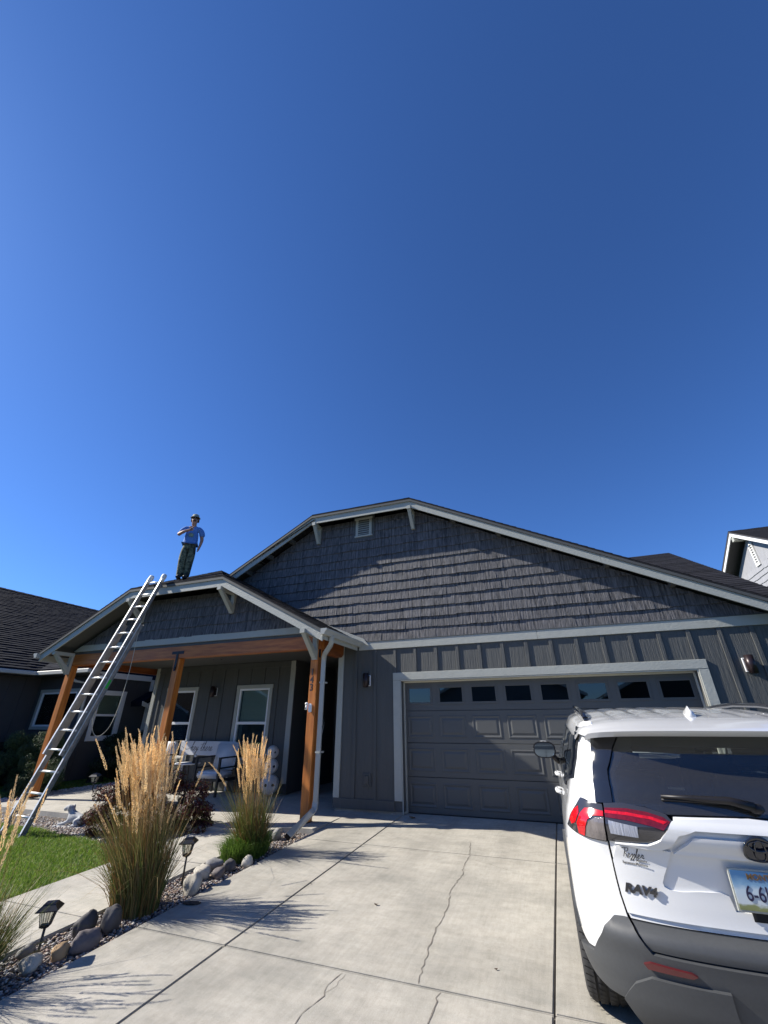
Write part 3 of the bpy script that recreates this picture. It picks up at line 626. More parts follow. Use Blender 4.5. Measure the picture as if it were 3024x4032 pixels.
bm = bmesh.new(); slab3(bm, [(-200,-16.0,-0.55),(200,-16.0,-0.55),(200,-16.2,-0.55),(-200,-16.2,-0.55)], (0,0,0.13)); T(fin('kerb', bm, M['walk']), kind='structure')
# driveway: separate slabs with tooled joints between them
bm = bmesh.new(); slab3(bm, [(GX0+.01,-0.03,gz(-0.03)-0.022),(5.35,-0.03,gz(-0.03)-0.022),(5.35,-16,gz(-16)-0.022),(GX0+.01,-16,gz(-16)-0.022)], (0,0,-0.10))
DR = T(fin('driveway', bm, M['joint']), kind='structure')
def slab(parent, x0, x1, y0, y1, m, g=(0.007,0.007,0.007,0.007), th=0.10, name='concrete_slab', zo=0.0):
    a, b, c, d = x0+g[0], x1-g[1], y0-g[2], y1+g[3]
    bm = bmesh.new(); slab3(bm, [(a,c,gz(c)+zo),(b,c,gz(c)+zo),(b,d,gz(d)+zo),(a,d,gz(d)+zo)], (0,0,-th))
    ed = [e for e in bm.edges if all(v.co.z > gz(v.co.y)+zo-th/2 for v in e.verts)]
    bmesh.ops.bevel(bm, geom=ed, offset=0.007, segments=2, affect='EDGES'); return fin(name, bm, m, parent)
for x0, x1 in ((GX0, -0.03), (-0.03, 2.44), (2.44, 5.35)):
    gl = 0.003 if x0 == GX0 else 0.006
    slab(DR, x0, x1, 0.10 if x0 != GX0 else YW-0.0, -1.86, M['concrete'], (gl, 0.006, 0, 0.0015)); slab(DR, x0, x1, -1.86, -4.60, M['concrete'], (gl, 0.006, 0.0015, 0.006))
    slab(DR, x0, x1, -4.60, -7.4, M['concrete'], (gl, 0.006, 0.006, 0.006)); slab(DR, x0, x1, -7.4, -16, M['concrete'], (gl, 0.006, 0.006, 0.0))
# settlement cracks
def crack(pts, w, seed):
    rd = random.Random(seed); P = []
    for (a, b) in zip(pts, pts[1:]):
        n = max(2, int(math.dist(a, b)/0.045))
        for i in range(n): t = i/n; P.append((a[0]+(b[0]-a[0])*t+rd.uniform(-.011,.011), a[1]+(b[1]-a[1])*t+rd.uniform(-.010,.010)))
    P.append(pts[-1]); bm = bmesh.new(); prev = None
    for i, (x, y) in enumerate(P):
        q = P[min(i+1, len(P)-1)]; r_ = P[max(i-1, 0)]; d = Vector((q[0]-r_[0], q[1]-r_[1])).normalized(); ww = w*rd.uniform(0.4, 1.3)*(0.4 if i in (0, len(P)-1) else 1)
        cur = [bm.verts.new((x-d.y*ww, y+d.x*ww, gz(y)+0.0025)), bm.verts.new((x+d.y*ww, y-d.x*ww, gz(y)+0.0025))]
        if prev: bm.faces.new((prev[0], prev[1], cur[1], cur[0]))
        prev = cur
    fin('crack', bm, M['crack'], DR)
crack([(1.345,-1.36),(1.38,-1.6),(1.44,-1.95),(1.43,-2.3),(1.47,-2.55),(1.44,-3.0),(1.50,-3.4),(1.50,-3.8),(1.53,-4.2),(1.575,-4.58)], 0.0042, 1)
crack([(1.73,-4.63),(1.74,-4.9),(1.70,-5.2),(1.73,-5.6),(1.70,-6.2)], 0.0042, 2)
crack([(1.035,-4.63),(1.0,-4.75),(1.02,-4.9),(0.98,-5.1),(1.0,-5.4),(0.94,-5.8),(0.95,-6.3)], 0.0032, 3); crack([(1.065,-4.63),(1.05,-4.78),(1.01,-4.88)], 0.0025, 4)
crack([(0.25,-1.92),(0.55,-1.93),(0.9,-1.90),(1.25,-1.93),(1.42,-1.99),(1.7,-2.12),(2.0,-2.3)], 0.0018, 5)
# stray leaves and grit
M['leaf'] = mat('dry_leaf', (0.10, 0.06, 0.035), 0.8, objvar=0.5)
rd = random.Random(31)
for k, (x, y, s) in enumerate([(0.85,-3.55,0.020),(0.20,-0.35,0.05),(2.05,-4.25,0.012),(0.0,-3.3,0.008)]):
    bm = bmesh.new(); a = rd.uniform(0, 6); pts = []
    for i in range(7): t = 2*pi*i/7; q = s*(1.0 if i % 2 else 0.65); pts.append((x+cos(t)*q*1.5, y+sin(t)*q*0.8, gz(y)+0.006+s*0.45*abs(cos(t+a))))
    c = bm.verts.new((x, y, gz(y)+0.003)); vv = [bm.verts.new(p) for p in pts]
    for i in range(7): bm.faces.new((c, vv[i], vv[(i+1)%7]))
    o = T(fin('fallen_leaf', bm, M['leaf']), label=('small dry leaf on the driveway midway between the two long joints','curled dark leaf near the bottom left of the garage door','tiny dark leaf just above the lower cross joint, left of the car','tiny dry leaf lying on the long left driveway joint')[k], cat='leaf', group='dry leaves blown onto the driveway')
# walkway of three slabs
bm = bmesh.new(); slab3(bm, [(-2.73,-1.95,gz(-1.95)-0.03),(-1.60,-1.95,gz(-1.95)-0.03),(-1.60,-14,gz(-14)-0.03),(-2.73,-14,gz(-14)-0.03)], (0,0,-0.10)); WK = T(fin('walkway', bm, M['joint']), kind='structure')
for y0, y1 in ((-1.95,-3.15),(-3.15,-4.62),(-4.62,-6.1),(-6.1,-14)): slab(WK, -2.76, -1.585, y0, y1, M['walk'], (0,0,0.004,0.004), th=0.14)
# porch slab
bm = bmesh.new()
pp = [(-8.35,-1.93),(-1.60,-1.93),(-1.58,-1.75),(-1.50,-1.58),(-1.30,-1.52),(GX0-0.004,-1.50),(GX0-0.004,YB+2.3),(-8.35,YB+2.3)]
a = [bm.verts.new((x, y, -0.003 if y > -0.5 else (-0.003 - 0.02*min(1,(-0.5-y))))) for x, y in pp]; b = [bm.verts.new((x, y, -0.24)) for x, y in pp]
bm.faces.new(a); bm.faces.new(b[::-1])
for i in range(len(pp)): bm.faces.new((a[i], b[i], b[(i+1)%len(pp)], a[(i+1)%len(pp)]))
PS = T(fin('porch_floor', bm, M['walk']), kind='structure')
# garden bed and gravel
def pebbles(name, test, x0, x1, y0, y1, zf, n, smin, smax, cols, seed):
    rd = random.Random(seed); ico = bmesh.new(); bmesh.ops.create_icosphere(ico, subdivisions=1, radius=1); iv = np.array([v.co[:] for v in ico.verts]); ifc = np.array([[v.index for v in f.verts] for f in ico.faces]); ico.free()
    rg = np.random.default_rng(seed); P = []
    while len(P) < n:
        x, y = rg.uniform(x0, x1), rg.uniform(y0, y1)
        if test(x, y): P.append((x, y, zf(x, y)))
    P = np.array(P); s = rg.uniform(smin, smax, (n, 1))*rg.uniform(0.6, 1.3, (n, 3)); s[:, 2] *= 0.62
    a = rg.uniform(0, 6.28, n); ca, sa = np.cos(a), np.sin(a); V_ = iv[None]*s[:, None]*(1+rg.uniform(-.16, .16, (n, 12, 1)))
    X = V_[..., 0]*ca[:, None]-V_[..., 1]*sa[:, None]; Y = V_[..., 0]*sa[:, None]+V_[..., 1]*ca[:, None]; V_ = np.stack([X, Y, V_[..., 2]], -1)+P[:, None]
    V_[..., 2] += rg.uniform(-0.004, smax*0.8, (n, 1)); F_ = (ifc[None]+(np.arange(n)*12)[:, None, None]).reshape(-1, 3)
    me = bpy.data.meshes.new(name); me.vertices.add(n*12); me.vertices.foreach_set('co', V_.reshape(-1)); me.loops.add(len(F_)*3); me.loops.foreach_set('vertex_index', F_.reshape(-1).astype(np.int32))
    me.polygons.add(len(F_)); me.polygons.foreach_set('loop_start', (np.arange(len(F_))*3).astype(np.int32)); 
    for c in cols: me.materials.append(c)
    mi = np.repeat(rg.integers(0, len(cols), n), 20).astype(np.int32); me.polygons.foreach_set('material_index', mi); me.polygons.foreach_set('use_smooth', np.ones(len(F_), bool)); me.update(); me.validate()
    return T(link(name, me), kind='stuff')
PC = [mat('pebble_a', (0.30,0.27,0.25), 0.7), mat('pebble_b', (0.16,0.14,0.14), 0.7), mat('pebble_c', (0.22,0.15,0.13), 0.7), mat('pebble_d', (0.48,0.46,0.42), 0.7), mat('pebble_e', (0.10,0.095,0.10), 0.6), mat('pebble_f', (0.34,0.25,0.18), 0.7)]
bm = bmesh.new(); slab3(bm, [(-1.60,-1.5,gz(-1.5)-0.045),(GX0,-1.5,gz(-1.5)-0.045),(GX0,-16,gz(-16)-0.045),(-1.60,-16,gz(-16)-0.045)], (0,0,-0.1)); T(fin('garden_bed', bm, M['soil']), kind='structure')
pebbles('gravel', lambda x, y: True, -1.58, GX0-0.01, -6.4, -1.56, lambda x, y: gz(y)-0.035, 7800, 0.007, 0.017, PC, 5)
# lawn outline: curves round the ladder's feet
def lawn_edge(x):      # y of the lawn's border with the pebbles, left of the walkway
    P = [(-2.75,-3.02),(-3.1,-2.96),(-3.8,-2.86),(-4.6,-2.74),(-5.4,-2.64),(-6.5,-2.60),(-9.2,-2.60)]
    for (a, b) in zip(P, P[1:]):
        if b[0] <= x <= a[0]: t = (x-a[0])/(b[0]-a[0]); return a[1]+(b[1]-a[1])*t
    return -2.6
bm = bmesh.new(); xs = np.linspace(-2.765, -14, 24); top = [(x, lawn_edge(x)) for x in xs]; pl = top+[(-14,-15.9),(-2.765,-15.9)]
vv = [bm.verts.new((x, y, gz(y)-0.030)) for x, y in pl]; bm.faces.new(vv); bmesh.ops.triangulate(bm, faces=bm.faces); LAWN = T(fin('lawn', bm, M['turf']), kind='structure')
bm = bmesh.new(); vv = [bm.verts.new(p) for p in ((-2.77,-1.93,-0.10),(-2.77,-3.1,-0.165),(-12,-3.1,-0.165),(-12,-1.93,-0.10))]; bm.faces.new(vv); T(fin('gravel_bed', bm, M['soil']), kind='structure')
pebbles('gravel', lambda x, y: y > lawn_edge(x), -9.0, -2.78, -3.05, -1.94, lambda x, y: gz(y)-0.055, 11500, 0.010, 0.024, PC, 6)
PCL = [PC[0], PC[3], mat('pebble_g', (0.52,0.50,0.46), 0.7)]
pebbles('gravel', lambda x, y: True, -8.85, -8.37, -1.9, 4.5, lambda x, y: -0.045, 3300, 0.014, 0.03, PCL, 7)
def grass(name, test, x0, x1, y0, y1, zf, n, h, seed, mats, w=0.0035):
    rg = np.random.default_rng(seed); x = rg.uniform(x0, x1, int(n*2)); y = rg.uniform(y0, y1, int(n*2)); k = np.array([test(a, b) for a, b in zip(x, y)]); x, y = x[k][:n], y[k][:n]; n = len(x)
    z = np.array([zf(b) for b in y]); hh = h*rg.uniform(0.55, 1.2, n)*(1+0.25*np.sin(x*5.1+y*3.3)); a = rg.uniform(0, 6.28, n); dx, dy = np.cos(a), np.sin(a); l = rg.uniform(0.1, 0.9, n)*hh
    b = rg.uniform(0, 6.28, n); lx, ly = np.cos(b)*l, np.sin(b)*l
    V_ = np.stack([np.stack([x-dx*w, y-dy*w, z], -1), np.stack([x+dx*w, y+dy*w, z], -1), np.stack([x+lx*.35+dx*w*.8, y+ly*.35+dy*w*.8, z+hh*.6], -1), np.stack([x+lx*.35-dx*w*.8, y+ly*.35-dy*w*.8, z+hh*.6], -1), np.stack([x+lx, y+ly, z+hh], -1)], 1)
    base = (np.arange(n)*5)[:, None]; li = np.concatenate([base+[0,1,2,3], base+[3,2,4]], 1).reshape(-1).astype(np.int32)
    me = bpy.data.meshes.new(name); me.vertices.add(n*5); me.vertices.foreach_set('co', V_.reshape(-1)); me.loops.add(n*7); me.loops.foreach_set('vertex_index', li)
    ls = (np.arange(n)[:, None]*7+[0, 4]).reshape(-1).astype(np.int32); me.polygons.add(n*2); me.polygons.foreach_set('loop_start', ls)
    for m in mats: me.materials.append(m)
    me.polygons.foreach_set('material_index', np.repeat(rg.choice(len(mats), n, p=[0.45, 0.40, 0.15] if len(mats) == 3 else None), 2).astype(np.int32)); me.update(); me.validate()
    return T(link(name, me), kind='stuff')
GM = [mat('grass_a', (0.11,0.205,0.022), 0.55, trans=0.4), mat('grass_b', (0.19,0.29,0.04), 0.55, trans=0.4), mat('grass_c', (0.33,0.33,0.12), 0.6, trans=0.35)]
grass('grass', lambda x, y: y < lawn_edge(x)-0.0 and x+2.77 < 0.0, -8.0, -2.77, -6.2, -2.6, lambda y: gz(y)-0.030, 125000, 0.050, 8, GM)
grass('grass', lambda x, y: True, -12.2, -8.85, -2.6, 5.0, lambda y: -0.072, 42000, 0.055, 9, GM, w=0.005)
# ================================================================= river rocks
def rock(x, y, r, rz, col, label, seed, sink=0.25, tilt=0.0):
    rd = random.Random(seed); bm = bmesh.new(); bmesh.ops.create_icosphere(bm, subdivisions=3, radius=1)
    from mathutils import noise as mn
    for v in bm.verts:
        n = mn.noise(v.co*0.9+Vector((seed*3.1, 0, 0)))*0.42+mn.noise(v.co*2.3+Vector((0, seed, 0)))*0.16+mn.noise(v.co*6+Vector((0, 0, seed)))*0.035; v.co *= 1+n
    bmesh.ops.transform(bm, matrix=Matrix.Translation((x, y, gz(y)-0.03+r[2]*(1-sink)*0.75))@Matrix.Rotation(rz, 4, 'Z')@Matrix.Rotation(tilt, 4, 'X')@Matrix.Diagonal((r[0]*(0.58 if seed < 7 else 0.70), r[1]*(0.54 if seed < 7 else 0.68), r[2]*(0.72 if seed < 7 else 0.78), 1)), verts=bm.verts)
    m = M['rk_'+col]; return T(fin('river_rock', bm, m, smooth=True), label=label, cat='rock', group='river rocks edging the driveway bed')
M['rk_dark'] = mat('rock_dark', (0.070,0.066,0.068), 0.8, var=0.35, scale=7, bump=0.35, bscale=50, bdist=0.004)
M['rk_mauve'] = mat('rock_mauve', (0.125,0.108,0.108), 0.8, var=0.25, scale=9, bump=0.35, bscale=50, bdist=0.004)
M['rk_pale'] = mat('rock_pale', (0.42,0.39,0.33), 0.85, var=0.25, scale=8, bump=0.5, bscale=40, bdist=0.005)
M['rk_tan'] = mat('rock_tan', (0.36,0.24,0.13), 0.85, var=0.25, scale=8, bump=0.4, bscale=40, bdist=0.005)
M['rk_grey'] = mat('rock_grey', (0.20,0.195,0.19), 0.85, var=0.3, scale=10, bump=0.4, bscale=50, bdist=0.004)
rock(-1.36,-4.78,(0.10,0.20,0.12),0.15,'dark','dark grey river rock against the walkway edge, behind two others',1)
rock(-1.12,-4.97,(0.105,0.22,0.10),-0.10,'mauve','long mauve grey river rock lying next to the driveway edge',2,0.3)
rock(-1.20,-4.66,(0.10,0.17,0.135),0.1,'dark','dark rounded river rock with a pale patch touching the tall grass',3)
rock(-1.22,-5.30,(0.115,0.13,0.075),0.8,'pale','pale speckled flat-topped rock at the foot of the near path light',4,0.3)
rock(-1.17,-5.12,(0.055,0.115,0.075),-0.5,'tan','tan pointed rock between the near path light and mauve rock',5)
rock(-1.47,-5.18,(0.08,0.12,0.06),0.2,'grey','low grey rock half hidden behind the near path light',6)
rock(-1.13,-3.80,(0.13,0.15,0.14),0.3,'pale','biggest cream boulder beside the half hidden path light',7,0.3)
rock(-1.31,-3.47,(0.13,0.11,0.09),0.5,'pale','low cream rock behind the biggest cream boulder',8)
rock(-1.39,-3.17,(0.14,0.12,0.085),0.2,'grey','grey-white layered rock at the walkway edge',9)
rock(-1.15,-3.38,(0.10,0.11,0.075),-0.3,'mauve','small mauve rock between cream boulder and black rock',10)
rock(-1.18,-3.17,(0.11,0.12,0.085),0.4,'dark','black rock in front of the green grass tuft',11)
rock(-1.07,-2.99,(0.10,0.10,0.08),0.0,'pale','pale striped rock at the driveway corner of the green tuft',12)
rock(-1.37,-1.93,(0.09,0.11,0.10),0.2,'grey','grey rock behind the mouth of the downspout',13,0.2)
rock(-1.22,-1.80,(0.06,0.07,0.05),0.6,'pale','small pale rock under the downspout foot',14,0.2)

bm = bmesh.new(); bmesh.ops.create_icosphere(bm, subdivisions=3, radius=1)
for v in bm.verts: v.co *= 1+mn_.noise(v.co*2.2)*0.35
bmesh.ops.transform(bm, matrix=Matrix.Translation((-0.87, -4.08, gz(-4.08)+0.007))@Matrix.Rotation(0.2, 4, 'Z')@Matrix.Diagonal((0.085, 0.042, 0.009, 1)), verts=bm.verts)
T(fin('leaf_clump', bm, mat('wet_leaves', (0.055,0.035,0.025), 0.8, var=0.4, scale=60, bump=0.6, bscale=120), smooth=True), label='dark brown oval clump of leaves on the driveway in the shade of the tallest grass', cat='leaf clump')
# ================================================================= left neighbour
M['n_siding'] = mat('neighbour_siding', (0.060,0.057,0.058), 0.65, var=0.06, scale=4, bump=0.3, bscale=3, bstretch=(20,20,1.5), bdist=0.003)
M['n_roof'] = mat('neighbour_shingle', (0.010,0.013,0.021), 0.92, var=0.5, scale=30, bump=0.5, bscale=160, bdist=0.003, spec=0.1)
N1 = empty('neighbour_house', (-14, 4, 0), label='neighbour house on the left with a big dark shingle roof and pale gutter', cat='house')
E1 = [(-12.06,-3.6,2.88),(-12.06,14.0,2.88),(-20.15,14.0,6.925),(-20.15,4.4,6.925),(-20.15,-3.6,6.925)]
Pn = [Vector(c) for c in ((-12.06,-4.5,2.88),(-12.06,14,2.88),(-20.15,14,6.925),(-20.15,-4.5,6.925))]
bm = bmesh.new(); slab3(bm, [p-Vector((0,0,0.012)) for p in Pn], (0,0,-0.06)); ND = fin('roof_slope', bm, M['n_roof'], N1)
for v, f in roof_rows((-12.06,-4.5,2.872), (0,1,0), (-8.09,0,4.045), [(0,0),(18.5,0),(18.5,9.04),(0,9.04)], 0.205, 0.33, 41, 0.022, 0.006): link('shingle_course', rawmesh('shingle_course', v, f, M['n_roof']), ND)
bm = bmesh.new(); slab3(bm, [(-20.15,-4.5,6.9),(-20.15,14,6.9),(-28.2,14,2.9),(-28.2,-4.5,2.9)], (0,0,-0.06)); fin('roof_slope', bm, M['n_roof'], N1)
bm = bmesh.new()
for k in range(46): slab3(bm, [(-20.30,-4.5+k*0.4,6.87),(-20.15,-4.5+k*0.4,6.955),(-20.15,-4.5+k*0.4+0.39,6.965),(-20.30,-4.5+k*0.4+0.39,6.88)], (0,0,0.006)); slab3(bm, [(-20.0,-4.5+k*0.4,6.87),(-20.15,-4.5+k*0.4,6.955),(-20.15,-4.5+k*0.4+0.39,6.965),(-20.0,-4.5+k*0.4+0.39,6.88)], (0,0,0.006))
fin('ridge_cap', bm, M['n_roof'], N1)
# entry part facing the street: eave along X, meeting the wing in a valley
pts = [(-12.06,0.52,2.88),(-9.75,0.52,2.88),(-9.75,6.0,5.62),(-17.54,6.0,5.62)]
bm = bmesh.new(); slab3(bm, [Vector(p)+Vector((0,0,0.0)) for p in pts], (0,0,-0.06)); fin('roof_slope', bm, M['n_roof'], N1)
v, f = join_rows(roof_rows((-12.06,0.52,2.885), (1,0,0), (0,5.48,2.74), [(0,0),(2.31,0),(2.31,6.1),(-5.4,6.1)], 0.143, 0.3, 42, 0.012, 0.02)); link('shingles', rawmesh('shingles', v, f, M['n_roof']), N1, kind='stuff')
bm = bmesh.new(); slab3(bm, [(-12.5,-4.3,0.0),(-12.5,0.93,0.0),(-12.5,0.93,2.7),(-12.5,-4.3,2.7)], (-0.15,0,0)); 
for a, b, c, d in ((-12.5,-12.20,0,2.7),(-10.62,-10.16,0,2.7),(-12.20,-10.62,0,1.33),(-12.20,-10.62,2.26,2.7)): box(bm, a, b, 0.93, 1.08, c, d)
for a, b, c, d in ((1.08,1.30,0,2.72),(2.10,6.5,0,2.72),(1.30,2.10,0,1.03),(1.30,2.10,2.22,2.72)): box(bm, -10.31, -10.16, a, b, c, d)
NW = fin('wall', bm, M['n_siding'], N1)
for y in np.arange(-4.1, 0.8, 0.42): bxpart('batten', M['n_siding'], NW, -12.50, -12.482, y-0.025, y+0.025, 0.0, 2.66)
for x in np.arange(-12.3, -10.2, 0.42):
    if not (-12.45 < x < -10.45): bxpart('batten', M['n_siding'], NW, x-0.025, x+0.025, 0.912, 0.93, 0, 2.66)
for y in (1.3, 1.72, 2.14, 2.56): bxpart('batten', M['n_siding'], NW, -10.16, -10.142, y-0.025, y+0.025, 2.42, 2.70)
bxpart('batten', M['n_siding'], NW, -10.16, -10.142, 1.05, 1.10, 0, 2.7)
# soffit, gutter and frieze
bm = bmesh.new(); slab3(bm, [(-12.5,-4.4,2.70),(-12.04,-4.4,2.70),(-12.04,0.93,2.70),(-12.5,0.93,2.70)], (0,0,0.03)); slab3(bm, [(-12.04,0.50,2.70),(-9.8,0.50,2.70),(-9.8,0.93,2.70),(-12.04,0.93,2.70)], (0,0,0.03)); fin('soffit', bm, M['n_siding'], N1)
M['n_gut'] = mat('neighbour_gutter', (0.52,0.52,0.47), 0.45, var=0.04, scale=4)
bxpart('gutter', M['n_gut'], N1, -12.05, -11.94, -4.5, 0.40, 2.72, 2.83, bev=0.012)
bm = bmesh.new(); box(bm, -12.05, -9.72, 0.40, 0.51, 2.72, 2.83); bevel(bm, 0.012); fin('gutter', bm, M['n_gut'], N1)
bm = bmesh.new(); box(bm, -10.14, -10.12, 0.96, 3.0, 2.66, 2.82); bevel(bm, 0.003); fin('frieze_board', bm, M['whitetrim'], N1)
bm = bmesh.new(); tube(bm, [(-10.55,0.46,2.74),(-10.55,0.46,2.62),(-10.40,0.62,2.52),(-10.19,0.88,2.46),(-10.19,0.88,0.1)], 0.04, 8); fin('downspout', bm, M['n_gut'], N1, smooth=True)
bm = bmesh.new(); box(bm, -10.16, -10.135, 3.02, 3.14, 0.0, 2.72); fin('corner_board', bm, M['whitetrim'], N1)
window(NW, -12.20, -10.62, 1.33, 2.26, 0.93, blind=2, rail=0, trim=0.085, tm=M['trim'])
# side window, built as a wall facing -Y and turned to face +X
def turned(parent, fn, origin):
    pass
def side_window(parent, x, y0, y1, z0, z1):
    bm = bmesh.new(); t = 0.085
    box(bm, x, x+0.026, y0-t, y0, z0-t, z1); box(bm, x, x+0.026, y1, y1+t, z0-t, z1); box(bm, x, x+0.03, y0-t, y1+t, z1, z1+t); box(bm, x, x+0.026, y0, y1, z0-t, z0); W = fin('window', bm, M['whitetrim'], parent)
    f = 0.045; bm = bmesh.new(); zm = (z0+z1)/2
    for a, b, c, d in ((y0,y0+f,z0,z1),(y1-f,y1,z0,z1),(y0+f,y1-f,z1-f,z1),(y0+f,y1-f,z0,z0+f),(y0+f,y1-f,zm-.03,zm+.03)): box(bm, x-0.05, x+0.014, a, b, c, d)
    fin('window_frame', bm, M['vinyl'], W)
    bxpart('pane', M['pane'], W, x-0.02, x-0.015, y0+f, y1-f, zm+.03, z1-f); bxpart('pane', M['pane'], W, x-0.032, x-0.027, y0+f, y1-f, z0+f, zm-.03)
    bm = bmesh.new(); z = z1-f-0.01
    while z > zm-0.02: slab3(bm, [(x-0.075, y0+f, z), (x-0.075, y1-f, z), (x-0.10, y1-f, z-0.022), (x-0.10, y0+f, z-0.022)], (0.001, 0, 0.001)); z -= 0.03
    fin('blind', bm, M['blind'], W, kind='stuff'); bxpart('room', M['dark_in'], W, x-0.14, x-0.12, y0, y1, z0, z1)
side_window(NW, -10.16, 1.30, 2.10, 1.03, 2.22)
# little gabled hood over the side door
bm = bmesh.new(); prism_yz(bm, [(2.42,2.02),(3.02,2.36),(3.02,2.20),(2.46,1.88)], -10.15, -9.62); fin('door_hood', bm, M['n_roof'], N1)
bm = bmesh.new(); prism_yz(bm, [(2.38,2.03),(2.98,1.83),(2.98,1.72),(2.40,1.90)], -9.615, -9.59); fin('hood_fascia', bm, M['whitetrim'], N1)
bm = bmesh.new(); box(bm, -9.70, -9.60, 2.74, 2.84, 0, 1.72); fin('hood_post', bm, M['trim'], N1)
wl_ = empty('wall_lamp', (-12.5, -0.35, 2.05), R(90), 'dark wall lamp on the shaded side wall of the left neighbour house', 'wall lamp')
bm = bmesh.new(); box(bm, -0.07, 0.07, -0.14, 0.0, -0.12, 0.12); bevel(bm, 0.01); fin('shade', bm, M['lampbody'], wl_, world=False)
bm = bmesh.new(); box(bm, -0.09, 0.09, -0.012, 0.0, -0.15, 0.15); fin('back_plate', bm, M['n_siding'], wl_, world=False)
# ================================================================= right neighbour: lit gable wall facing the photographed house
M['r_shake'] = mat('pale_shake', (0.27,0.275,0.29), 0.75, var=0.12, scale=6, stretch=(1,5,1), bump=0.4, bscale=6, bstretch=(30,30,1.5), bdist=0.004)
XN = 10.6
k_ = (XN-2.778)/(10-2.778)
def rn(y, z): return (-8.33+(y+8.33)*k_, 1.435+(z-1.435)*k_)
ay, az = rn(9.99, 7.897); sl_ = 0.52
N2 = empty('neighbour_house', (14, ay, 0), label='pale grey shingled neighbour house with white rake boards at the right edge', cat='house')
hw = 7.2
bm = bmesh.new(); prism_yz(bm, [(ay-hw+.3,0),(ay+hw-.3,0),(ay+hw-.3,az-0.35-sl_*(hw-.3)),(ay,az-0.35),(ay-hw+.3,az-0.35-sl_*(hw-.3))], XN+0.50, XN+0.65); RW = fin('gable_wall', bm, M['r_shake'], N2)
# courses of shakes
rd = random.Random(77); z = 3.2; n = 0
while z < az-0.4:
    half = (az-0.37-z)/sl_; yy = ay-half
    while yy < ay+half-0.02:
        w = rd.uniform(0.16, 0.42); dz = rd.choice((0,0,0.012,0.025))
        pl = clip([(yy, z-0.012+dz), (yy+w-.004, z-0.012+dz), (yy+w-.004, z+0.225), (yy, z+0.225)], [(sl_, 1, az-0.36+sl_*ay), (-sl_, 1, az-0.36-sl_*ay)])
        if pl and z > 4.2:
            m_ = len(pl); vs = [(XN+0.497-0.028*(1-min(1, max(0, (b-z)/0.23))), a, b) for a, b in pl]+[(XN+0.503, a, b) for a, b in pl]
            fs = [list(range(m_))]+[[i, (i+1)%m_, m_+(i+1)%m_, m_+i] for i in range(m_)]
            if yy < ay+1.5 and n < 290: link('shake_shingle', rawmesh('shake_shingle', vs, fs, M['r_shake']), RW); n += 1
            else:
                pass
        yy += w
    z += 0.215
for s in (-1, 1):
    bm = bmesh.new(); prism_yz(bm, [(ay, az-0.03),(ay+s*hw, az-0.03-sl_*hw),(ay+s*hw, az-0.25-sl_*hw),(ay, az-0.25)], XN+0.0, XN+0.03); fin('fascia_board', bm, M['whitetrim'], N2)
    c = [(XN-0.02, ay, az), (XN+9, ay, az), (XN+9, ay+s*(hw+.05), az-sl_*(hw+.05)), (XN-0.02, ay+s*(hw+.05), az-sl_*(hw+.05))]
    roof_face(N2, c, (3, 2), exp=0.19, seed=50+s, deckm=M['n_siding'])
bm = bmesh.new(); prism_yz(bm, [(ay-0.10, az-0.27),(ay+0.10, az-0.27),(ay+0.10, az-0.47),(ay-0.10, az-0.47)], XN+0.03, XN+0.5); fin('lookout', bm, M['trim'], N2)
bm = bmesh.new(); y0, y1, z0, z1 = ay-0.16-0.10, ay+0.16-0.10, az-1.55, az-0.72
for a, b, c, d in ((y0,y0+.05,z0,z1),(y1-.05,y1,z0,z1),(y0-.02,y1+.02,z1,z1+.05),(y0-.02,y1+.02,z0-.05,z0)): box(bm, XN+0.44, XN+0.49, a, b, c, d)
V2 = fin('gable_vent', bm, M['whitetrim'], N2)
for i in range(8):
    bm = bmesh.new(); zc = z0+0.06+i*0.1; slab3(bm, [(XN+.45, y0+.05, zc-.02),(XN+.45, y1-.05, zc-.02),(XN+.485, y1-.05, zc+.03),(XN+.485, y0+.05, zc+.03)], (0.004,0,0.004)); fin('louvre', bm, M['whitetrim'], V2)
bxpart('wall', M['r_shake'], N2, XN+0.66, XN+8.5, ay-hw+0.35, ay+hw-0.35, 0, 3.6)
# ================================================================= houses across the street (seen in the glass)
def far_house(x, w, wall, label, z0=-0.5, h=2.9, rise=2.6, y=-33):
    hN = empty('house', (x, y, z0), label=label, cat='house', group='houses across the street')
    bm = bmesh.new(); prism_xz(bm, [(x-w/2,z0),(x+w/2,z0),(x+w/2,z0+h),(x,z0+h+rise-0.2),(x-w/2,z0+h)], y-9, y); Wl = fin('wall', bm, wall, hN)
    for s in (-1, 1):
        bm = bmesh.new(); slab3(bm, [(x, y+0.5, z0+h+rise),(x, y-9.5, z0+h+rise),(x+s*(w/2+.5), y-9.5, z0+h-0.2),(x+s*(w/2+.5), y+0.5, z0+h-0.2)], (0,0,0.12)); fin('roof', bm, M['roof'], hN)
        bm = bmesh.new(); prism_xz(bm, [(x, z0+h+rise+.1),(x+s*(w/2+.5), z0+h-0.1),(x+s*(w/2+.5), z0+h-0.35),(x, z0+h+rise-.15)], y+0.5, y+0.54); fin('fascia_board', bm, M['whitetrim'], hN)
    bxpart('garage_door', M['whitetrim'], hN, x-w/2+1, x-w/2+5.5, y, y+0.05, z0, z0+2.2); bxpart('window', M['black'], hN, x+1, x+2.6, y, y+0.04, z0+0.9, z0+2.2)
tan_ = mat('tan_siding', (0.34,0.30,0.24), 0.7, var=0.05); blue_ = mat('blue_grey_siding', (0.16,0.19,0.22), 0.7, var=0.05)
dk_ = mat('dark_siding', (0.05,0.055,0.06), 0.7, var=0.05)
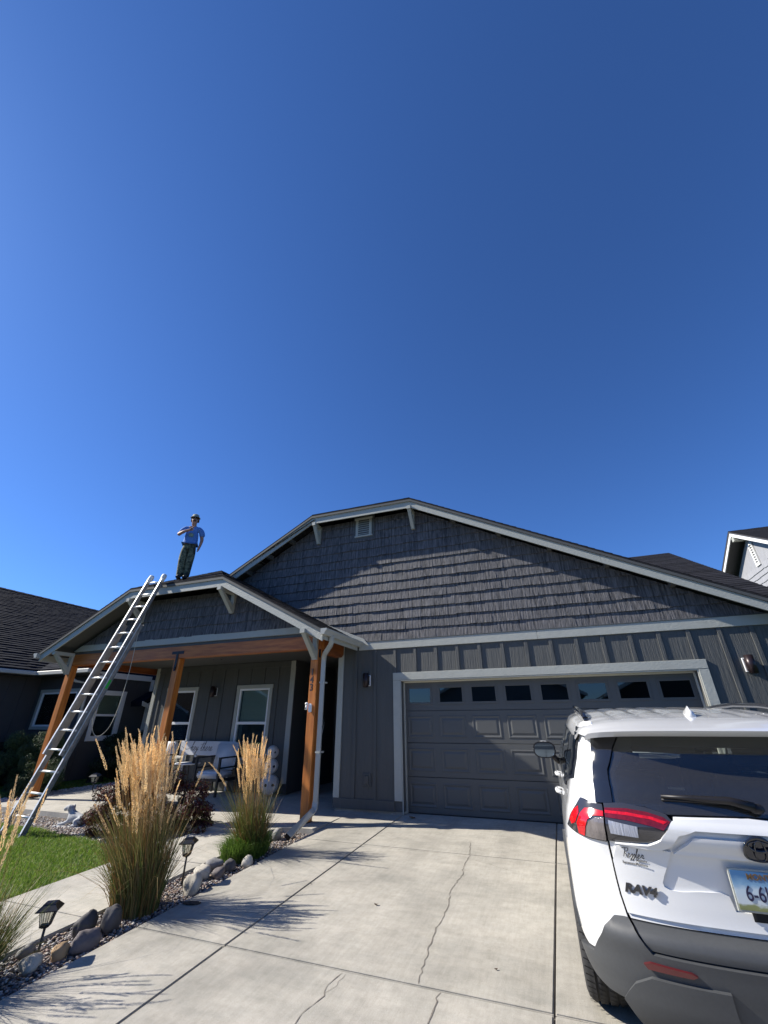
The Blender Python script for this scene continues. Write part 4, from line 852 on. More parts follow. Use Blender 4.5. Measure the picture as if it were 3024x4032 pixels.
far_house(-1.6, 12.5, blue_, 'tall blue grey gabled house straight across the street', h=4.0, rise=3.0); far_house(13.2, 12.6, dk_, 'dark gabled house across the street, right of the blue grey one', h=3.9, rise=3.0)
far_house(-17.5, 12, tan_, 'tan gabled house left across the street', h=2.8, rise=1.9); far_house(-31.5, 13, dk_, 'dark low gabled house further left across the street', h=3.1, rise=3.0); far_house(-46, 13, blue_, 'blue grey house at the left end of the opposite row', h=3.1, rise=3.0)
# ================================================================= extension ladder
LD = empty('extension_ladder', (-5.45, -3.04, -0.13), label='tall aluminium extension ladder leaning on the porch roof edge', cat='ladder')
LA = Vector((-5.36, -3.07, -0.135)); LT = Vector((-5.24, -1.69, 4.36)); LDir = (LT-LA).normalized(); LX = Vector((1, 0.02, 0)).normalized(); LX = (LX-LDir*LX.dot(LDir)).normalized(); LN = LX.cross(LDir).normalized()   # LN points away from the house
if LN.y > 0: LN = -LN
LL = (LT-LA).length
def lp(u, s, n): return LA+LDir*s+LX*u+LN*n
def rail(u, n, s0, s1, m, web=0.078, fl=0.028, side=1, name='rail'):
    bm = bmesh.new(); obox(bm, lp(u+side*fl/2, s0+.002, n+web/2+0.0035), lp(u+side*fl/2, s1-.002, n+web/2+0.0035), fl*0.98, 0.006, up=LN, mi=1)  # pale strip on the front flange: the rail's bright highlight put into colour
    for (du, dn, w, h) in ((0, 0, 0.004, web), (side*fl/2, web/2-0.003, fl, 0.006), (side*fl/2, -web/2+0.003, fl, 0.006)):
        vs = []
        for s in (s0, s1):
            for a, b in ((-1,-1),(1,-1),(1,1),(-1,1)): vs.append(bm.verts.new(lp(u+du+a*w/2, s, n+dn+b*h/2)))
        for q in ((0,1,2,3),(4,7,6,5),(0,4,5,1),(1,5,6,2),(2,6,7,3),(3,7,4,0)): bm.faces.new([vs[i] for i in q])
    return fin(name, bm, [m, M['alu']], LD)
def rung(u0, u1, n, s):
    bm = bmesh.new(); tube(bm, [lp(u0-0.012, s, n), lp(u1+0.012, s, n)], 0.017, 10); fin('rung', bm, M['alu'], LD)
B0, B1 = -0.215, 0.215
rail(B0, 0.0, 0.0, 3.55, M['alu_old'], side=-1); rail(B1, 0.0, 0.0, 3.55, M['alu_old'], side=1)
F0, F1 = -0.190, 0.190; fs = 1.10
rail(F0, 0.084, fs, LL-0.05, M['alu_old'], side=-1); rail(F1, 0.084, fs, LL-0.05, M['alu_old'], side=1)
for k in range(12):
    s = 0.27+0.305*k
    if s < fs: rung(B0, B1, 0.0, s)
for k in range(12):
    s = 0.27+0.305*(k+3)
    if fs < s < LL-0.1: rung(F0, F1, 0.084, s)
for u in (B0, B1):
    bm = bmesh.new(); c = lp(u, -0.01, 0); box(bm, c.x-0.03, c.x+0.03, c.y-0.06, c.y+0.05, c.z-0.03, c.z+0.0); box(bm, c.x-0.008, c.x+0.008, c.y-0.03, c.y+0.03, c.z, c.z+0.09); fin('foot', bm, M['alu_old'], LD)
for u in (F0, F1):
    bm = bmesh.new(); a, b = lp(u, LL-0.16, 0.084), lp(u, LL+0.02, 0.084)
    tube(bm, [a, lp(u, LL-0.10, 0.084), lp(u, LL-0.03, 0.084), b, lp(u, LL+0.04, 0.084)], [0.040, 0.050, 0.057, 0.048, 0.015], 12); fin('end_cap', bm, M['rubber_w'], LD, smooth=True, label='white rubber cushion on the ladder top')
    for s in (1.22, 3.4):
        bm = bmesh.new(); c0 = lp(u, s-.03, 0.04); obox(bm, lp(u, s-.04, 0.04), lp(u, s+.04, 0.04), 0.05, 0.10, up=LN); fin('guide_bracket', bm, M['alu_old'], LD)
bm = bmesh.new(); obox(bm, lp(B1+0.004, 2.24, 0.0), lp(B1+0.004, 2.40, 0.0), 0.066, 0.004, up=LX); fin('sticker', bm, M['green'], LD, label='bright green sticker on the side rail')
# halyard: tight along the rail, then a loose loop hanging behind
bm = bmesh.new(); P = []
a, b = lp(0.23, 3.55, -0.03), lp(0.20, 2.1, -0.06); lo = (a+b)/2
ctrl = [lp(0.22, 3.50, -0.02), lp(0.25, 3.3, -0.03), lp(0.30, 2.9, -0.14), lp(0.33, 2.5, -0.25), lp(0.34, 2.05, -0.36), lp(0.33, 1.72, -0.40), lp(0.27, 1.56, -0.38), lp(0.20, 1.52, -0.34), lp(0.13, 1.58, -0.28), lp(0.10, 1.72, -0.20), lp(0.10, 1.95, -0.12), lp(0.09, 2.12, -0.06)]
for i in range(len(ctrl)-1):
    p0, p1, p2, p3 = ctrl[max(i-1,0)], ctrl[i], ctrl[i+1], ctrl[min(i+2, len(ctrl)-1)]
    for t in (0, .25, .5, .75): P.append(0.5*((2*p1)+(p2-p0)*t+(2*p0-5*p1+4*p2-p3)*t*t+(-p0+3*p1-3*p2+p3)*t**3))
P.append(ctrl[-1]); tube(bm, P, 0.0055, 6); tube(bm, [lp(0.12, 1.50, 0.09), lp(0.175, 1.9, 0.10), lp(0.175, 3.0, 0.10), lp(0.17, 3.5, 0.09)], 0.005, 6); fin('rope', bm, M['rope'], LD, smooth=True)

# ================================================================= man on the roof
def skin(name, verts, edges, radii, m, parent, sub=2, root=0):
    me = bpy.data.meshes.new(name); me.from_pydata(verts, edges, []); o = link(name, me, parent, world=False); setm(me, m)
    md = o.modifiers.new('skin', 'SKIN'); md.use_smooth_shade = True; md.branch_smoothing = 0.5
    for i, r in enumerate(radii):
        sv = me.skin_vertices[0].data[i]; sv.radius = (r, r) if not isinstance(r, tuple) else r; sv.use_root = (i == root)
    ss = o.modifiers.new('sub', 'SUBSURF'); ss.levels = sub; ss.render_levels = sub
    return o
M['skin'] = mat('skin', (0.34,0.175,0.115), 0.55, var=0.06, scale=20, sss=0.1)
M['tee'] = mat('blue_tshirt', (0.085,0.205,0.50), 0.85, var=0.10, scale=9, bump=0.5, bscale=14, bdist=0.012)
def camo_cloth():
    m = bpy.data.materials.new('camo_cloth'); m.use_nodes = True; n = m.node_tree.nodes; l = m.node_tree.links; b = n['Principled BSDF']; b.inputs['Roughness'].default_value = 0.85
    tc = n.new('ShaderNodeTexCoord'); t = n.new('ShaderNodeTexNoise'); t.inputs['Scale'].default_value = 11; t.inputs['Detail'].default_value = 4; l.new(tc.outputs['Object'], t.inputs[0]); r = n.new('ShaderNodeValToRGB'); r.color_ramp.interpolation = 'CONSTANT'
    e = r.color_ramp.elements; e[0].position = 0; e[0].color = (0.022,0.026,0.020,1); e[1].position = 0.43; e[1].color = (0.065,0.080,0.050,1)
    for p, c in ((0.52,(0.14,0.155,0.10,1)),(0.60,(0.035,0.042,0.028,1)),(0.66,(0.28,0.28,0.21,1))): x = e.new(p); x.color = c
    l.new(t.outputs[0], r.inputs[0]); l.new(r.outputs[0], b.inputs[0]); return m
M['camo'] = camo_cloth()
PX, PY = -4.83, -1.47; PZ = 4.21+0.515*(PY+1.74)+0.012
PE = empty('person', (PX, PY, PZ), R(38),  'man in blue t-shirt, camouflage trousers and bucket hat standing on the porch roof', 'person'); PE.scale = (0.92,)*3
# body, local frame: facing -Y, feet at z=0
bv = [(0,0.02,0.93),(0,0.02,1.08),(0,0.01,1.24),(0,0.0,1.37),(0,0.0,1.455),(0,-0.01,1.52),(0,-0.02,1.60),(0,-0.025,1.67),     # 0-7 pelvis..head
      (-0.15,0.01,1.39),(-0.215,0.0,1.32),(-0.315,-0.05,1.15),(-0.19,-0.19,1.19),(-0.03,-0.245,1.245),                                       # 8-12 right arm, forearm across the chest
      (0.15,0.01,1.39),(0.21,0.01,1.32),(0.265,0.03,1.09),(0.25,-0.03,0.88),(0.235,-0.05,0.82),                                               # 13-17 left arm hanging
      (-0.095,0.02,0.86),(-0.10,-0.01,0.47),(-0.085,0.02,0.09),(-0.085,-0.10,0.04),                                                             # 18-21 right leg
      (0.095,0.02,0.86),(0.085,-0.02,0.47),(0.06,0.02,0.09),(0.06,-0.10,0.04)]                                                                   # 22-25 left leg
be = [(0,1),(1,2),(2,3),(3,4),(4,5),(5,6),(6,7),(3,8),(8,9),(9,10),(10,11),(11,12),(3,13),(13,14),(14,15),(15,16),(16,17),(0,18),(18,19),(19,20),(20,21),(0,22),(22,23),(23,24),(24,25)]
br = [(0.13,0.10),(0.125,0.095),(0.14,0.10),(0.13,0.095),0.072,0.066,(0.080,0.088),(0.082,0.094),0.07,0.056,0.048,0.040,0.030,0.07,0.056,0.047,0.032,0.040,0.085,0.058,0.042,0.036,0.085,0.058,0.042,0.036]
# fingers: the right hand points with its index, the others curl; the left hand hangs half closed
def chain(pts, rads, root):
    global bv, be, br
    prev = root
    for p, r_ in zip(pts, rads): bv.append(p); br.append(r_); be.append((prev, len(bv)-1)); prev = len(bv)-1
chain([(0.012,-0.252,1.285),(0.045,-0.258,1.325),(0.075,-0.262,1.362)], [0.017,0.0105,0.009], 12)
for dz, dx in ((0.0,0.014),(-0.018,0.012),(-0.034,0.006)): chain([(0.020+dx,-0.262,1.262+dz),(0.045+dx,-0.285,1.258+dz),(0.030+dx,-0.298,1.240+dz)], [0.011,0.010,0.009], 12)
chain([(-0.015,-0.262,1.275),(0.002,-0.285,1.292)], [0.012,0.010], 12)
for dy, dl in ((-0.030,0.0),(-0.010,0.006),(0.010,0.004),(0.028,-0.006)): chain([(0.238,-0.055+dy,0.775-dl),(0.222,-0.058+dy,0.742-dl),(0.205,-0.058+dy,0.748-dl)], [0.011,0.010,0.009], 17)
chain([(0.222,-0.085,0.805),(0.212,-0.095,0.775)], [0.012,0.010], 17)
skin('body', bv, be, br, M['skin'], PE, 2)
# tee shirt
tv = [(0,0.02,0.94),(0,0.02,1.08),(0,0.01,1.24),(0,0.0,1.36),(0,0.0,1.415),(-0.15,0.01,1.385),(-0.225,0.0,1.315),(-0.285,-0.03,1.205),(0.15,0.01,1.385),(0.222,0.01,1.315),(0.262,0.022,1.165)]
te = [(0,1),(1,2),(2,3),(3,4),(3,5),(5,6),(6,7),(3,8),(8,9),(9,10)]
skin('tshirt', tv, te, [(0.198,0.145),(0.182,0.135),(0.170,0.125),(0.150,0.115),(0.085,0.080),0.085,0.078,0.074,0.085,0.078,0.074], M['tee'], PE, 2, 1)
bm = bmesh.new(); prism_xz(bm, [(-0.045,1.12),(0.055,1.10),(0.065,1.17),(0.0,1.20),(-0.055,1.18)], -0.140, -0.118); fin('shirt_print', bm, mat('shirt_print', (0.20,0.28,0.22), 0.8, var=0.5, scale=30), PE, world=False)
pv = [(0,0.02,1.0),(0,0.02,0.90),(-0.090,0.02,0.82),(-0.095,-0.01,0.48),(-0.082,0.02,0.14),(-0.080,0.01,0.05),(0.092,0.02,0.82),(0.085,-0.02,0.48),(0.066,0.02,0.14),(0.064,0.01,0.05)]
skin('trousers', pv, [(0,1),(1,2),(2,3),(3,4),(4,5),(1,6),(6,7),(7,8),(8,9)], [(0.150,0.118),(0.160,0.125),0.115,0.096,0.090,0.088,0.115,0.096,0.090,0.088], M['camo'], PE, 2, 1)
for sx in (-0.085, 0.06):
    bm = bmesh.new(); ell(bm, (sx,-0.05,0.035), (0.05,0.135,0.045)); box(bm, sx-0.048, sx+0.048, -0.17, 0.07, 0.0, 0.02); fin('boot', bm, M['black'], PE, world=False)
# head details
hc = Vector((0,-0.025,1.655))
bm = bmesh.new(); prism_yz(bm, [(-0.102,1.672),(-0.128,1.640),(-0.104,1.632)], -0.012, 0.012); bevel(bm, 0.003); fin('nose', bm, M['skin'], PE, world=False)
M['hair'] = mat('brown_hair', (0.06,0.035,0.02), 0.8, var=0.3, scale=40); M['lip'] = mat('lips', (0.22,0.08,0.06), 0.5)
for s in (-1, 1):
    bm = bmesh.new(); ell(bm, (s*0.030,-0.106,1.680), (0.009,0.004,0.004), 10, 6); fin('eye', bm, M['black'], PE, world=False)
    bm = bmesh.new(); ell(bm, (s*0.077,-0.02,1.655), (0.010,0.020,0.030), 8, 6); fin('ear', bm, M['skin'], PE, world=False)
bm = bmesh.new(); ell(bm, (0,-0.103,1.612), (0.024,0.006,0.006), 10, 6); fin('mouth', bm, M['lip'], PE, world=False)
bm = bmesh.new(); ell(bm, (0,0.012,1.665), (0.083,0.085,0.085), 14, 8)
rd = random.Random(4)
for k in range(46):
    a = rd.uniform(-0.35, pi+0.35); ell(bm, (0.088*cos(a), 0.012+0.085*sin(a)*1.0, rd.uniform(1.60, 1.69)), (0.020, 0.020, 0.022), 6, 5)
fin('hair', bm, M['hair'], PE, world=False)
bm = bmesh.new(); ell(bm, (0,-0.07,1.590), (0.052,0.042,0.032), 10, 6); fin('beard', bm, M['hair'], PE, world=False)
bm = bmesh.new(); lathe(bm, [(0.0,1.792),(0.050,1.788),(0.078,1.770),(0.090,1.725),(0.095,1.712),(0.122,1.690),(0.124,1.684),(0.094,1.702)], 22, (0,-0.022,0)); fin('bucket_hat', bm, mat('olive_hat', (0.30,0.31,0.25), 0.85, var=0.2, scale=20), PE, world=False, smooth=True)

# ================================================================= ornamental grasses
M['straw'] = mat('straw_stem', (0.34,0.23,0.085), 0.6, trans=0.25); M['blade_g'] = mat('grass_blade_green', (0.085,0.115,0.022), 0.55, trans=0.35); M['blade_o'] = mat('grass_blade_olive', (0.20,0.17,0.055), 0.6, trans=0.3)
M['blade_r'] = mat('grass_blade_rust', (0.22,0.105,0.035), 0.6, trans=0.3); M['plume'] = mat('plume', (0.90,0.68,0.37), 0.75, trans=0.35, objvar=0.22)
def plume_mesh(seed, L):
    rd = random.Random(seed); vs, fs = [], []; bend = rd.uniform(0.01, 0.05)
    def add(p, d, l, w):
        d = d.normalized(); s = d.cross(Vector((rd.uniform(-1,1), rd.uniform(-1,1), 0.2))).normalized()*w; b = len(vs)
        vs.extend([tuple(p-s*0.3), tuple(p+d*l*0.5+s), tuple(p+d*l), tuple(p+d*l*0.5-s)]); fs.append([b, b+1, b+2, b+3])
    n = int(230*L/0.35)
    for i in range(n):
        t = (i+rd.random())/n; r_ = (0.013*sin(pi*min(1, t*1.25+0.08))**0.7)*(1-t*0.55); a = rd.uniform(0, 2*pi)
        p = Vector((bend*t*t+cos(a)*r_*0.5, sin(a)*r_*0.5, L*t)); add(p, Vector((cos(a)*0.38, sin(a)*0.38, 1)), rd.uniform(0.012, 0.024), 0.0022)
    return rawmesh('plume', vs, fs, M['plume'])
PLM = [plume_mesh(100+i, 0.26+0.03*(i % 5)) for i in range(9)]
def clump(x, y, z, label, nst, h, rad, lean, seed, nb=900, hb=0.75, spread=0.5, fresh=0.0):
    rd = random.Random(seed); E_ = empty('ornamental_grass', (x, y, z), label=label, cat='ornamental grass', group='feather reed grasses beside the driveway')
    vs, fs, mi = [], [], []
    def ribbon(pts, w, m):
        b = len(vs); n = len(pts); a = rd.uniform(0, pi); s = Vector((cos(a), sin(a), 0))
        for i, p in enumerate(pts):
            ww = w*(1-0.85*(i/(n-1))**2); vs.append(tuple(p+s*ww)); vs.append(tuple(p-s*ww))
        for i in range(n-1): fs.append([b+2*i, b+2*i+1, b+2*i+3, b+2*i+2]); mi.append(m)
    for k in range(nb):
        a = rd.uniform(0, 2*pi); r_ = rad*math.sqrt(rd.random()); p0 = Vector((cos(a)*r_, sin(a)*r_*0.85, 0)); a2 = a+rd.uniform(-0.7, 0.7); L = hb*rd.uniform(0.45, 1.25); sp = spread*rd.uniform(0.15, 1.0)**1.6*(0.4+r_/rad); dr = rd.random()**3*0.55; 
        if rd.random() < 0.13: sp *= 2.2; dr = rd.uniform(0.3, 0.75); a2 += rd.uniform(-1.2, 1.2)
        d = Vector((cos(a2), sin(a2), 0)); pts = [p0+d*sp*L*t**1.6+Vector((0, 0, L*(t-dr*t**2.6)))+Vector((lean[0], lean[1], 0))*L*t*t for t in (0, .25, .5, .75, 1.0)]
        ribbon(pts, rd.uniform(0.0022, 0.0042), rd.choices((0, 1, 2, 3), (0.40+fresh, 0.34, 0.12, 0.14-min(0.1, fresh)))[0])
    tips = []
    for k in range(nst):
        a = rd.uniform(0, 2*pi); r_ = rad*0.75*math.sqrt(rd.random()); p0 = Vector((cos(a)*r_, sin(a)*r_*0.8, 0)); L = h*rd.choice((rd.uniform(0.50, 1.0), rd.uniform(0.75, 1.02))); out = rd.uniform(0.02, 0.15)*(0.30+1.1*r_/rad)
        if rd.random() < 0.10: out *= 2.8
        wx, wy = rd.uniform(-.035, .035), rd.uniform(-.035, .035)
        d = Vector((cos(a+rd.uniform(-.4,.4)), sin(a+rd.uniform(-.4,.4)), 0)); f = lambda t: p0+Vector((wx, wy, 0))*sin(t*3.6)+d*out*L*t**1.5+Vector((lean[0], lean[1], 0))*L*t**1.6+Vector((0, 0, L*t))
        PL = PLM[k % 9]; ti = 0.80; ribbon([f(t) for t in (0, .3, .6, .82, .9)], 0.0019, 3 if rd.random() < 0.7 else 2); tips.append((f(0.80), (f(0.95)-f(0.78)).normalized(), PL, L))
    me = rawmesh('blades', vs, fs, [M['blade_g'], M['blade_o'], M['blade_r'], M['straw']]); me.polygons.foreach_set('material_index', mi); link('blades', me, E_, world=False, kind='stuff')
    for p, d, PL, L in tips:
        o = link('plume', PL, E_, world=False); o.location = p; q = d.to_track_quat('Z', 'Y'); o.rotation_mode = 'QUATERNION'; o.rotation_quaternion = q @ Matrix.Rotation(rd.uniform(0, 6.28), 3, 'Z').to_quaternion(); s = rd.uniform(0.8, 1.15); o.scale = (s*1.1, s*1.1, s)
    return E_
clump(-1.33, -4.32, gz(-4.32)-0.03, 'biggest feather reed grass clump between the walkway and driveway', 185, 1.47, 0.22, (-0.21, -0.02), 1, 2300, 0.76, 0.42)
clump(-1.31, -2.62, gz(-2.62)-0.03, 'feather reed grass clump beside the downspout with green tuft at its foot', 80, 1.34, 0.17, (-0.10, -0.02), 2, 1500, 0.68, 0.45, fresh=0.1)
clump(-1.42, -5.70, gz(-5.70)-0.03, 'feather reed grass leaning in at the left edge of the picture', 26, 1.22, 0.22, (-0.24, 0.06), 3, 2200, 0.46, 0.75, fresh=0.25)
# low green tuft growing into the second clump
rd = random.Random(9); vs, fs = [], []
for k in range(3000):
    a = rd.uniform(0, 2*pi); r_ = 0.27*rd.random()**0.7; p0 = Vector((-1.33+cos(a)*r_*0.85, -2.68+sin(a)*r_*1.3, -0.12)); L = rd.uniform(0.10, 0.30)*(1.25-r_*1.6); d = Vector((cos(a+rd.uniform(-1,1)), sin(a+rd.uniform(-1,1)), 0)); w = Vector((rd.uniform(-1,1), rd.uniform(-1,1), 0)).normalized()*0.0028; b = len(vs)
    p1 = p0+d*L*0.25+Vector((0,0,L*0.7)); p2 = p0+d*L*0.7+Vector((0,0,L*0.85)); vs += [tuple(p0-w), tuple(p0+w), tuple(p1+w), tuple(p1-w), tuple(p2)]; fs += [[b,b+1,b+2,b+3],[b+3,b+2,b+4]]
T(link('green_tuft', rawmesh('green_tuft', vs, fs, mat('fresh_grass', (0.11,0.19,0.03), 0.55, trans=0.4))), label='short bright green grass tuft growing at the foot of the second grass clump', cat='grass tuft')

# ================================================================= shrubs
def shrub(name, x, y, z, rx, ry, h, label, cat, n, mats, ls, seed, wts=None, up=0.3, spiky=0.0, trunkc=None, group=None):
    rd = random.Random(seed); rg = np.random.default_rng(seed); E_ = empty(name, (x, y, z), label=label, cat=cat, group=group)
    # clumps of leaves spread through the crown
    nc = 46; cen = []
    for k in range(nc):
        a = rd.uniform(0, 2*pi); u = rd.random()**0.55; ph = rd.uniform(0.02, 1.0); rr = u*math.sqrt(max(0, 1-(ph*0.92)**2.4)); cen.append((cos(a)*rr*rx, sin(a)*rr*ry, ph*h*rd.uniform(0.8, 1.08), rd.uniform(0.10, 0.20)*(rx+ry)/1.3))
    cen = np.array(cen); ci = rg.integers(0, nc, n); dv = rg.normal(0, 1, (n, 3)); dv /= np.linalg.norm(dv, axis=1)[:, None]; rad = cen[ci, 3]*rg.uniform(0.3, 1.0, n)**0.5
    P = cen[ci, :3]+dv*rad[:, None]*np.array([1, 1, 0.9+spiky]); P[:, 2] = np.abs(P[:, 2])+0.01
    nrm = dv+rg.normal(0, 0.5, (n, 3)); nrm[:, 2] += up; nrm /= np.linalg.norm(nrm, axis=1)[:, None]; t = np.cross(nrm, rg.normal(0, 1, (n, 3))); t /= np.linalg.norm(t, axis=1)[:, None]+1e-9; b = np.cross(nrm, t)
    L = ls*rg.uniform(0.6, 1.3, n)[:, None]; W = L*(0.42 if spiky == 0 else 0.16)
    V_ = np.stack([P-t*L, P+b*W-nrm*L*0.12, P+t*L, P-b*W-nrm*L*0.12], 1).reshape(-1, 3); F_ = np.arange(n*4).reshape(-1, 4)
    me = rawmesh('foliage', V_.tolist(), F_.tolist(), mats); me.polygons.foreach_set('material_index', rg.choice(len(mats), n, p=wts).astype(np.int32)); link('foliage', me, E_, world=False, kind='stuff')
    bm = bmesh.new()
    for k in range(26):
        c = cen[rd.randrange(nc)]; m_ = (c[0]*0.35, c[1]*0.35, c[2]*0.5); tube(bm, [(c[0]*0.08, c[1]*0.08, 0), m_, (c[0], c[1], c[2])], [0.010, 0.006, 0.003], 5)
    fin('stem', bm, trunkc or M['twig'], E_, world=False); return E_
M['twig'] = mat('twig', (0.07,0.045,0.03), 0.85)
BR = [mat('barberry_a', (0.10,0.018,0.016), 0.55, trans=0.3), mat('barberry_b', (0.055,0.014,0.014), 0.55, trans=0.25), mat('barberry_c', (0.19,0.055,0.018), 0.55, trans=0.3), mat('barberry_d', (0.10,0.085,0.022), 0.55, trans=0.3)]
shrub('barberry_bush', -3.95, -2.42, gz(-2.4)-0.05, 0.62, 0.42, 0.66, 'dark red and orange barberry bush beside the porch slab and lawn', 'bush', 15000, BR, 0.021, 1, [0.36,0.28,0.20,0.16])
shrub('barberry_bush', -3.18, -1.98, gz(-2.1)-0.05, 0.52, 0.40, 0.72, 'darker purple-brown bush right behind the tallest grass clump', 'bush', 12000, [BR[1], BR[0], BR[3]], 0.021, 2, [0.55,0.25,0.20])
GR = [mat('shrub_green_a', (0.055,0.095,0.028), 0.6, trans=0.25), mat('shrub_green_b', (0.030,0.060,0.020), 0.6, trans=0.2), mat('shrub_green_c', (0.10,0.14,0.045), 0.6, trans=0.3)]
shrub('juniper_shrub', -9.75, -0.30, -0.07, 0.80, 0.75, 1.18, 'sunlit green juniper shrub behind the ladder foot', 'shrub', 26000, GR, 0.036, 3, [0.4,0.35,0.25], spiky=0.3)
shrub('juniper_shrub', -11.3, -0.9, -0.07, 0.95, 0.8, 1.05, 'green juniper shrub cut by the left edge of the picture', 'shrub', 20000, GR, 0.038, 4, [0.4,0.35,0.25], spiky=0.3)
shrub('juniper_shrub', -8.75, -0.75, -0.07, 0.5, 0.55, 0.62, 'low dark juniper beside the left porch post', 'shrub', 9000, GR, 0.03, 14, [0.3,0.5,0.2], spiky=0.3)
DK = [mat('dark_leaf_a', (0.022,0.045,0.014), 0.6, trans=0.2), mat('dark_leaf_b', (0.014,0.028,0.010), 0.6, trans=0.2), mat('dark_leaf_c', (0.05,0.022,0.012), 0.6, trans=0.2)]
shrub('dark_shrub', -9.55, 2.15, -0.07, 0.62, 0.9, 1.15, 'dark green shrub under the right window of the neighbour house', 'shrub', 16000, DK, 0.034, 5, [0.5,0.45,0.05])
shrub('dark_shrub', -9.4, 3.6, -0.07, 0.5, 0.6, 0.80, 'low dark shrub near the neighbour side door', 'shrub', 8000, DK, 0.03, 6, [0.5,0.45,0.05])
shrub('dark_shrub', -11.5, 0.30, -0.07, 0.8, 0.5, 1.05, 'shaded reddish dark shrub under the wide neighbour window', 'shrub', 13000, DK, 0.034, 7, [0.35,0.35,0.3])

# ================================================================= path lights
M['lant'] = mat('lantern_black', (0.020,0.020,0.024), 0.35); M['solar'] = mat('solar_cell', (0.02,0.025,0.05), 0.12, coat=0.6)
M['lglass'] = glass('lantern_glass', (0.95,0.95,0.9), 0.9, 0.1, dust=0.25)
def path_light(x, y, z, rz, label, stake=0.13, s=1.0, m=None, tilt=0.0):
    m = m or M['lant']; E_ = empty('path_light', (x, y, z), rz, label, 'path light', 'solar lantern path lights', rx=tilt)
    bm = bmesh.new(); tube(bm, [(0,0,0),(0,0,stake)], 0.011*s, 8); fin('stake', bm, m, E_, world=False)
    def sq(bm, prof):
        rings = [[bm.verts.new((a*r_, b*r_, z_)) for a, b in ((-1,-1),(1,-1),(1,1),(-1,1))] for r_, z_ in prof]
        for p, q in zip(rings, rings[1:]):
            for k in range(4): bm.faces.new((p[k], p[(k+1)%4], q[(k+1)%4], q[k]))
        bm.faces.new(rings[0][::-1]); bm.faces.new(rings[-1])
    h0 = stake; bm = bmesh.new(); sq(bm, [(0.018*s,h0-.012*s),(0.036*s,h0),(0.038*s,h0+0.010*s)]); fin('base', bm, m, E_, world=False)
    z1 = h0+0.010*s; z2 = h0+0.115*s
    for a, b in ((-1,-1),(1,-1),(1,1),(-1,1)):
        bm = bmesh.new(); obox(bm, (a*.034*s, b*.034*s, z1), (a*.055*s, b*.055*s, z2), 0.006*s, 0.006*s); fin('frame_bar', bm, m, E_, world=False)
    bm = bmesh.new()
    for a, b in ((0,-1),(1,0),(0,1),(-1,0)):
        for k in (-.38, .0, .38):
            p0 = Vector((a*.034+(k*.034 if a == 0 else 0), b*.034+(k*.034 if b == 0 else 0), 0))*s; p1 = Vector((a*.055+(k*.055 if a == 0 else 0), b*.055+(k*.055 if b == 0 else 0), 0))*s
            obox(bm, p0+Vector((0,0,z1)), p1+Vector((0,0,z2)), 0.003*s, 0.003*s)
    fin('grille', bm, m, E_, world=False)
    bm = bmesh.new(); sq(bm, [(0.030*s,z1+.002),(0.049*s,z2-.002)]); fin('lantern_glass', bm, M['lglass'], E_, world=False)
    bm = bmesh.new(); sq(bm, [(0.060*s,z2-.004*s),(0.084*s,z2-.004*s),(0.085*s,z2+0.004*s),(0.052*s,z2+0.034*s),(0.048*s,z2+0.042*s)]); c = fin('cap', bm, m, E_, world=False)
    bm = bmesh.new(); box(bm, -.040*s, .040*s, -.040*s, .040*s, z2+.0425*s, z2+.046*s); fin('solar_panel', bm, M['solar'], E_, world=False)
    return E_
path_light(-1.285, -5.22, gz(-5.2)-0.045, R(38), 'nearest black solar lantern standing among rocks at the lower left', 0.23, 0.90)
path_light(-1.40, -3.66, gz(-3.66)-0.045, R(28), 'solar lantern half hidden by the tallest grass clump', 0.27, 1.0)
path_light(-7.92, 0.12, -0.07, R(20), 'small solar lantern at the far edge of the porch slab by the lawn', 0.22, 1.15, M['lant'], tilt=R(6))

# ================================================================= dog statue
DG = empty('dog_statue', (-5.22, -2.18, gz(-2.2)-0.05), R(8), 'grey stone statue of a lying dog on the pebbles beside the porch', 'statue')
dv_ = [(0.16,0,0.10),(0.05,0,0.115),(-0.06,0,0.125),(-0.13,0,0.185),(-0.15,0,0.245),(-0.20,-0.01,0.255),(-0.275,-0.02,0.215),
       (-0.10,-0.055,0.06),(-0.19,-0.07,0.028),(-0.28,-0.075,0.022),(-0.10,0.055,0.06),(-0.19,0.07,0.028),(-0.27,0.075,0.022),
       (0.17,-0.075,0.085),(0.09,-0.11,0.075),(0.16,-0.12,0.028),(0.06,-0.125,0.025),(0.18,0.075,0.08),(0.26,0.02,0.04),(0.28,-0.09,0.028)]
de_ = [(0,1),(1,2),(2,3),(3,4),(4,5),(5,6),(2,7),(7,8),(8,9),(2,10),(10,11),(11,12),(0,13),(13,14),(14,15),(15,16),(0,17),(0,18),(18,19)]
skin('body', dv_, de_, [0.085,0.070,0.072,0.055,0.058,0.050,0.028,0.034,0.024,0.024,0.034,0.024,0.024,0.068,0.052,0.028,0.022,0.06,0.022,0.016], M['stone'], DG, 2)
for s in (-1, 1):
    bm = bmesh.new(); ell(bm, (-0.150, s*0.052, 0.245), (0.026, 0.012, 0.045)); fin('ear', bm, M['stone'], DG, world=False)
bm = bmesh.new(); box(bm, -0.32, 0.27, -0.15, 0.13, -0.02, 0.012); bevel(bm, 0.01); fin('plinth', bm, M['stone'], DG, world=False)
